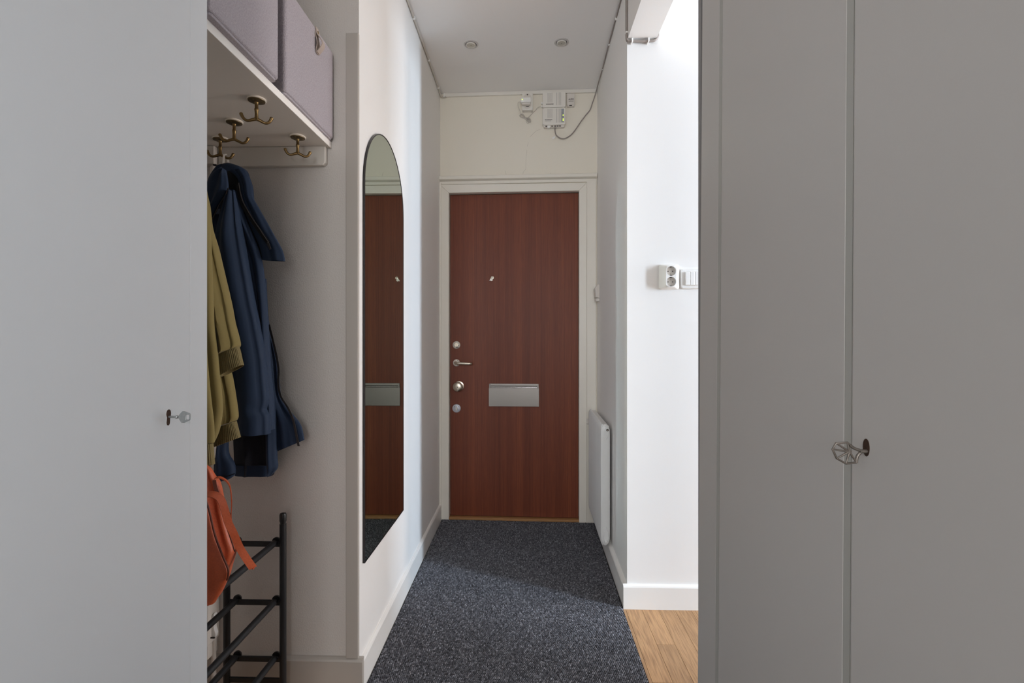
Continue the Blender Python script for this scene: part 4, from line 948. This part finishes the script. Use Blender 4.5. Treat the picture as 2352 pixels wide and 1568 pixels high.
def text(body, u, v, z, size, mt, parent, name='lettering'):
    cu = bpy.data.curves.new(name, 'FONT'); cu.body = body; cu.size = size; cu.extrude = 0.0002; cu.align_x = 'CENTER'; cu.offset = size * 0.02
    cu.materials.append(mt)
    tmp = bpy.data.objects.new(name, cu); C.objects.link(tmp)
    bpy.context.view_layer.update()
    me = bpy.data.meshes.new_from_object(tmp); bpy.data.objects.remove(tmp)
    o = bpy.data.objects.new(name, me); C.objects.link(o)
    o.location = back((u, v, z)); o.rotation_euler = (PI / 2, 0, BA)
    o.parent = parent; o.matrix_parent_inverse = world_of(parent).inverted(); return o
text('ııLS2', 0.8035, 0.0242, 2.5545, 0.0165, INK, jb)
print_line(jb, 0.789, 0.818, 2.5455, 0.0022, 0.0241, 'small_lettering', 5)

# ------------------------------------------------------------------ switches and sockets on the right
def front(p): return (p[0], 2.03 - p[1], p[2])
DS = thing('wall_socket', 'white raised double wall socket on the bright wall of the side room', 'socket', (0.59, 2.03, 1.32))
def ring_at(x0, x1, z0, z1, r, d): return [Vector((x, 2.03 - d, z)) for x, z in rrect(x0, x1, z0, z1, r, 6)]
hb = M().loft([ring_at(0.5535, 0.6365, 1.3255, 1.4290, 0.010, 0.0), ring_at(0.5540, 0.6360, 1.3260, 1.4285, 0.010, 0.006), ring_at(0.5725, 0.6185, 1.3330, 1.4215, 0.011, 0.029), ring_at(0.5740, 0.6170, 1.3345, 1.4200, 0.011, 0.0315)]).build('housing', PLASTW, DS, smooth=True)
def punch(o, cuts):
    # cut round wells out of a housing and keep the result as plain mesh
    tmp = []
    for c_, ax, r, dep in cuts:
        q = M().lathe(c_, ax, [(-dep, r), (0.02, r)], 40).build('cut', PLASTG, None); tmp.append(q)
        bm_ = o.modifiers.new('well', 'BOOLEAN'); bm_.operation = 'DIFFERENCE'; bm_.solver = 'EXACT'; bm_.object = q
    bpy.context.view_layer.update()
    me = bpy.data.meshes.new_from_object(o.evaluated_get(bpy.context.evaluated_depsgraph_get()))
    o.modifiers.clear(); o.data = me
    for q in tmp: bpy.data.objects.remove(q)
wells = [(0.5955, 1.3990), (0.5955, 1.3555)]
punch(hb, [((x, 2.03 - 0.0315, z), (0, -1, 0), 0.0196, 0.0145) for x, z in wells])
for x, z in wells:
    ol = M().lathe((x, 2.03 - 0.0172, z), (0, -1, 0), [(0, 0.0194), (0.0004, 0.0194), (0.0004, 0.0001)], 32).build('outlet', PLASTG, hb, smooth=True)
    for dx_, dz_, r in ((-0.0095, 0, 0.0026), (0.0095, 0, 0.0026), (0, -0.0105 if z > 1.38 else 0.0095, 0.0018)):
        M().lathe((x + dx_, 2.03 - 0.0177, z + dz_), (0, -1, 0), [(0, r), (0.0003, r), (0.0003, 0.0001)], 12).build('pin_hole', INK if r > 0.002 else NICKEL, hb)
    for sg in (-1, 1):
        M().box(x - 0.0032, x + 0.0032, 2.03 - 0.0300, 2.03 - 0.0176, z + sg * 0.0172 - 0.0012, z + sg * 0.0172 + 0.0012).build('earth_clip', INK, hb, bevel=0.0006)
LS = thing('light_switch', 'white three-rocker light switch half hidden by the right wardrobe edge', 'light switch', (0.69, 2.03, 1.33))
M(front).prism(rrect(0.642, 0.728, 1.3285, 1.4105, 0.010), 'y', 0.0, 0.012).build('frame', PLASTW, LS, bevel=0.004, seg=3)
M(front).prism(rrect(0.656, 0.716, 1.3415, 1.3985, 0.008), 'y', 0.012, 0.0165).build('inner_rim', PLASTG, LS)
for i in range(3):
    u = 0.6570 + i * 0.0194
    M(front).box(u, u + 0.0192, 0.014, 0.0205, 1.3425, 1.3975).build('rocker', PLASTW, LS, bevel=0.002)
WP = thing('bell_box', 'small white box on the right corridor wall beside the door casing', 'wall box', (0.425, 2.86, 1.36))
bx = rx(2.86)
M().prism([(bx - 0.0002, 1.352), (bx - 0.022, 1.358), (bx - 0.027, 1.410), (bx - 0.014, 1.428), (bx - 0.0002, 1.436)], 'y', 2.838, 2.900).build('cover', PLASTG, WP, bevel=0.002)
M().box(bx - 0.021, bx - 0.0002, 2.842, 2.896, 1.335, 1.353).build('base', PLASTG, WP, bevel=0.002)
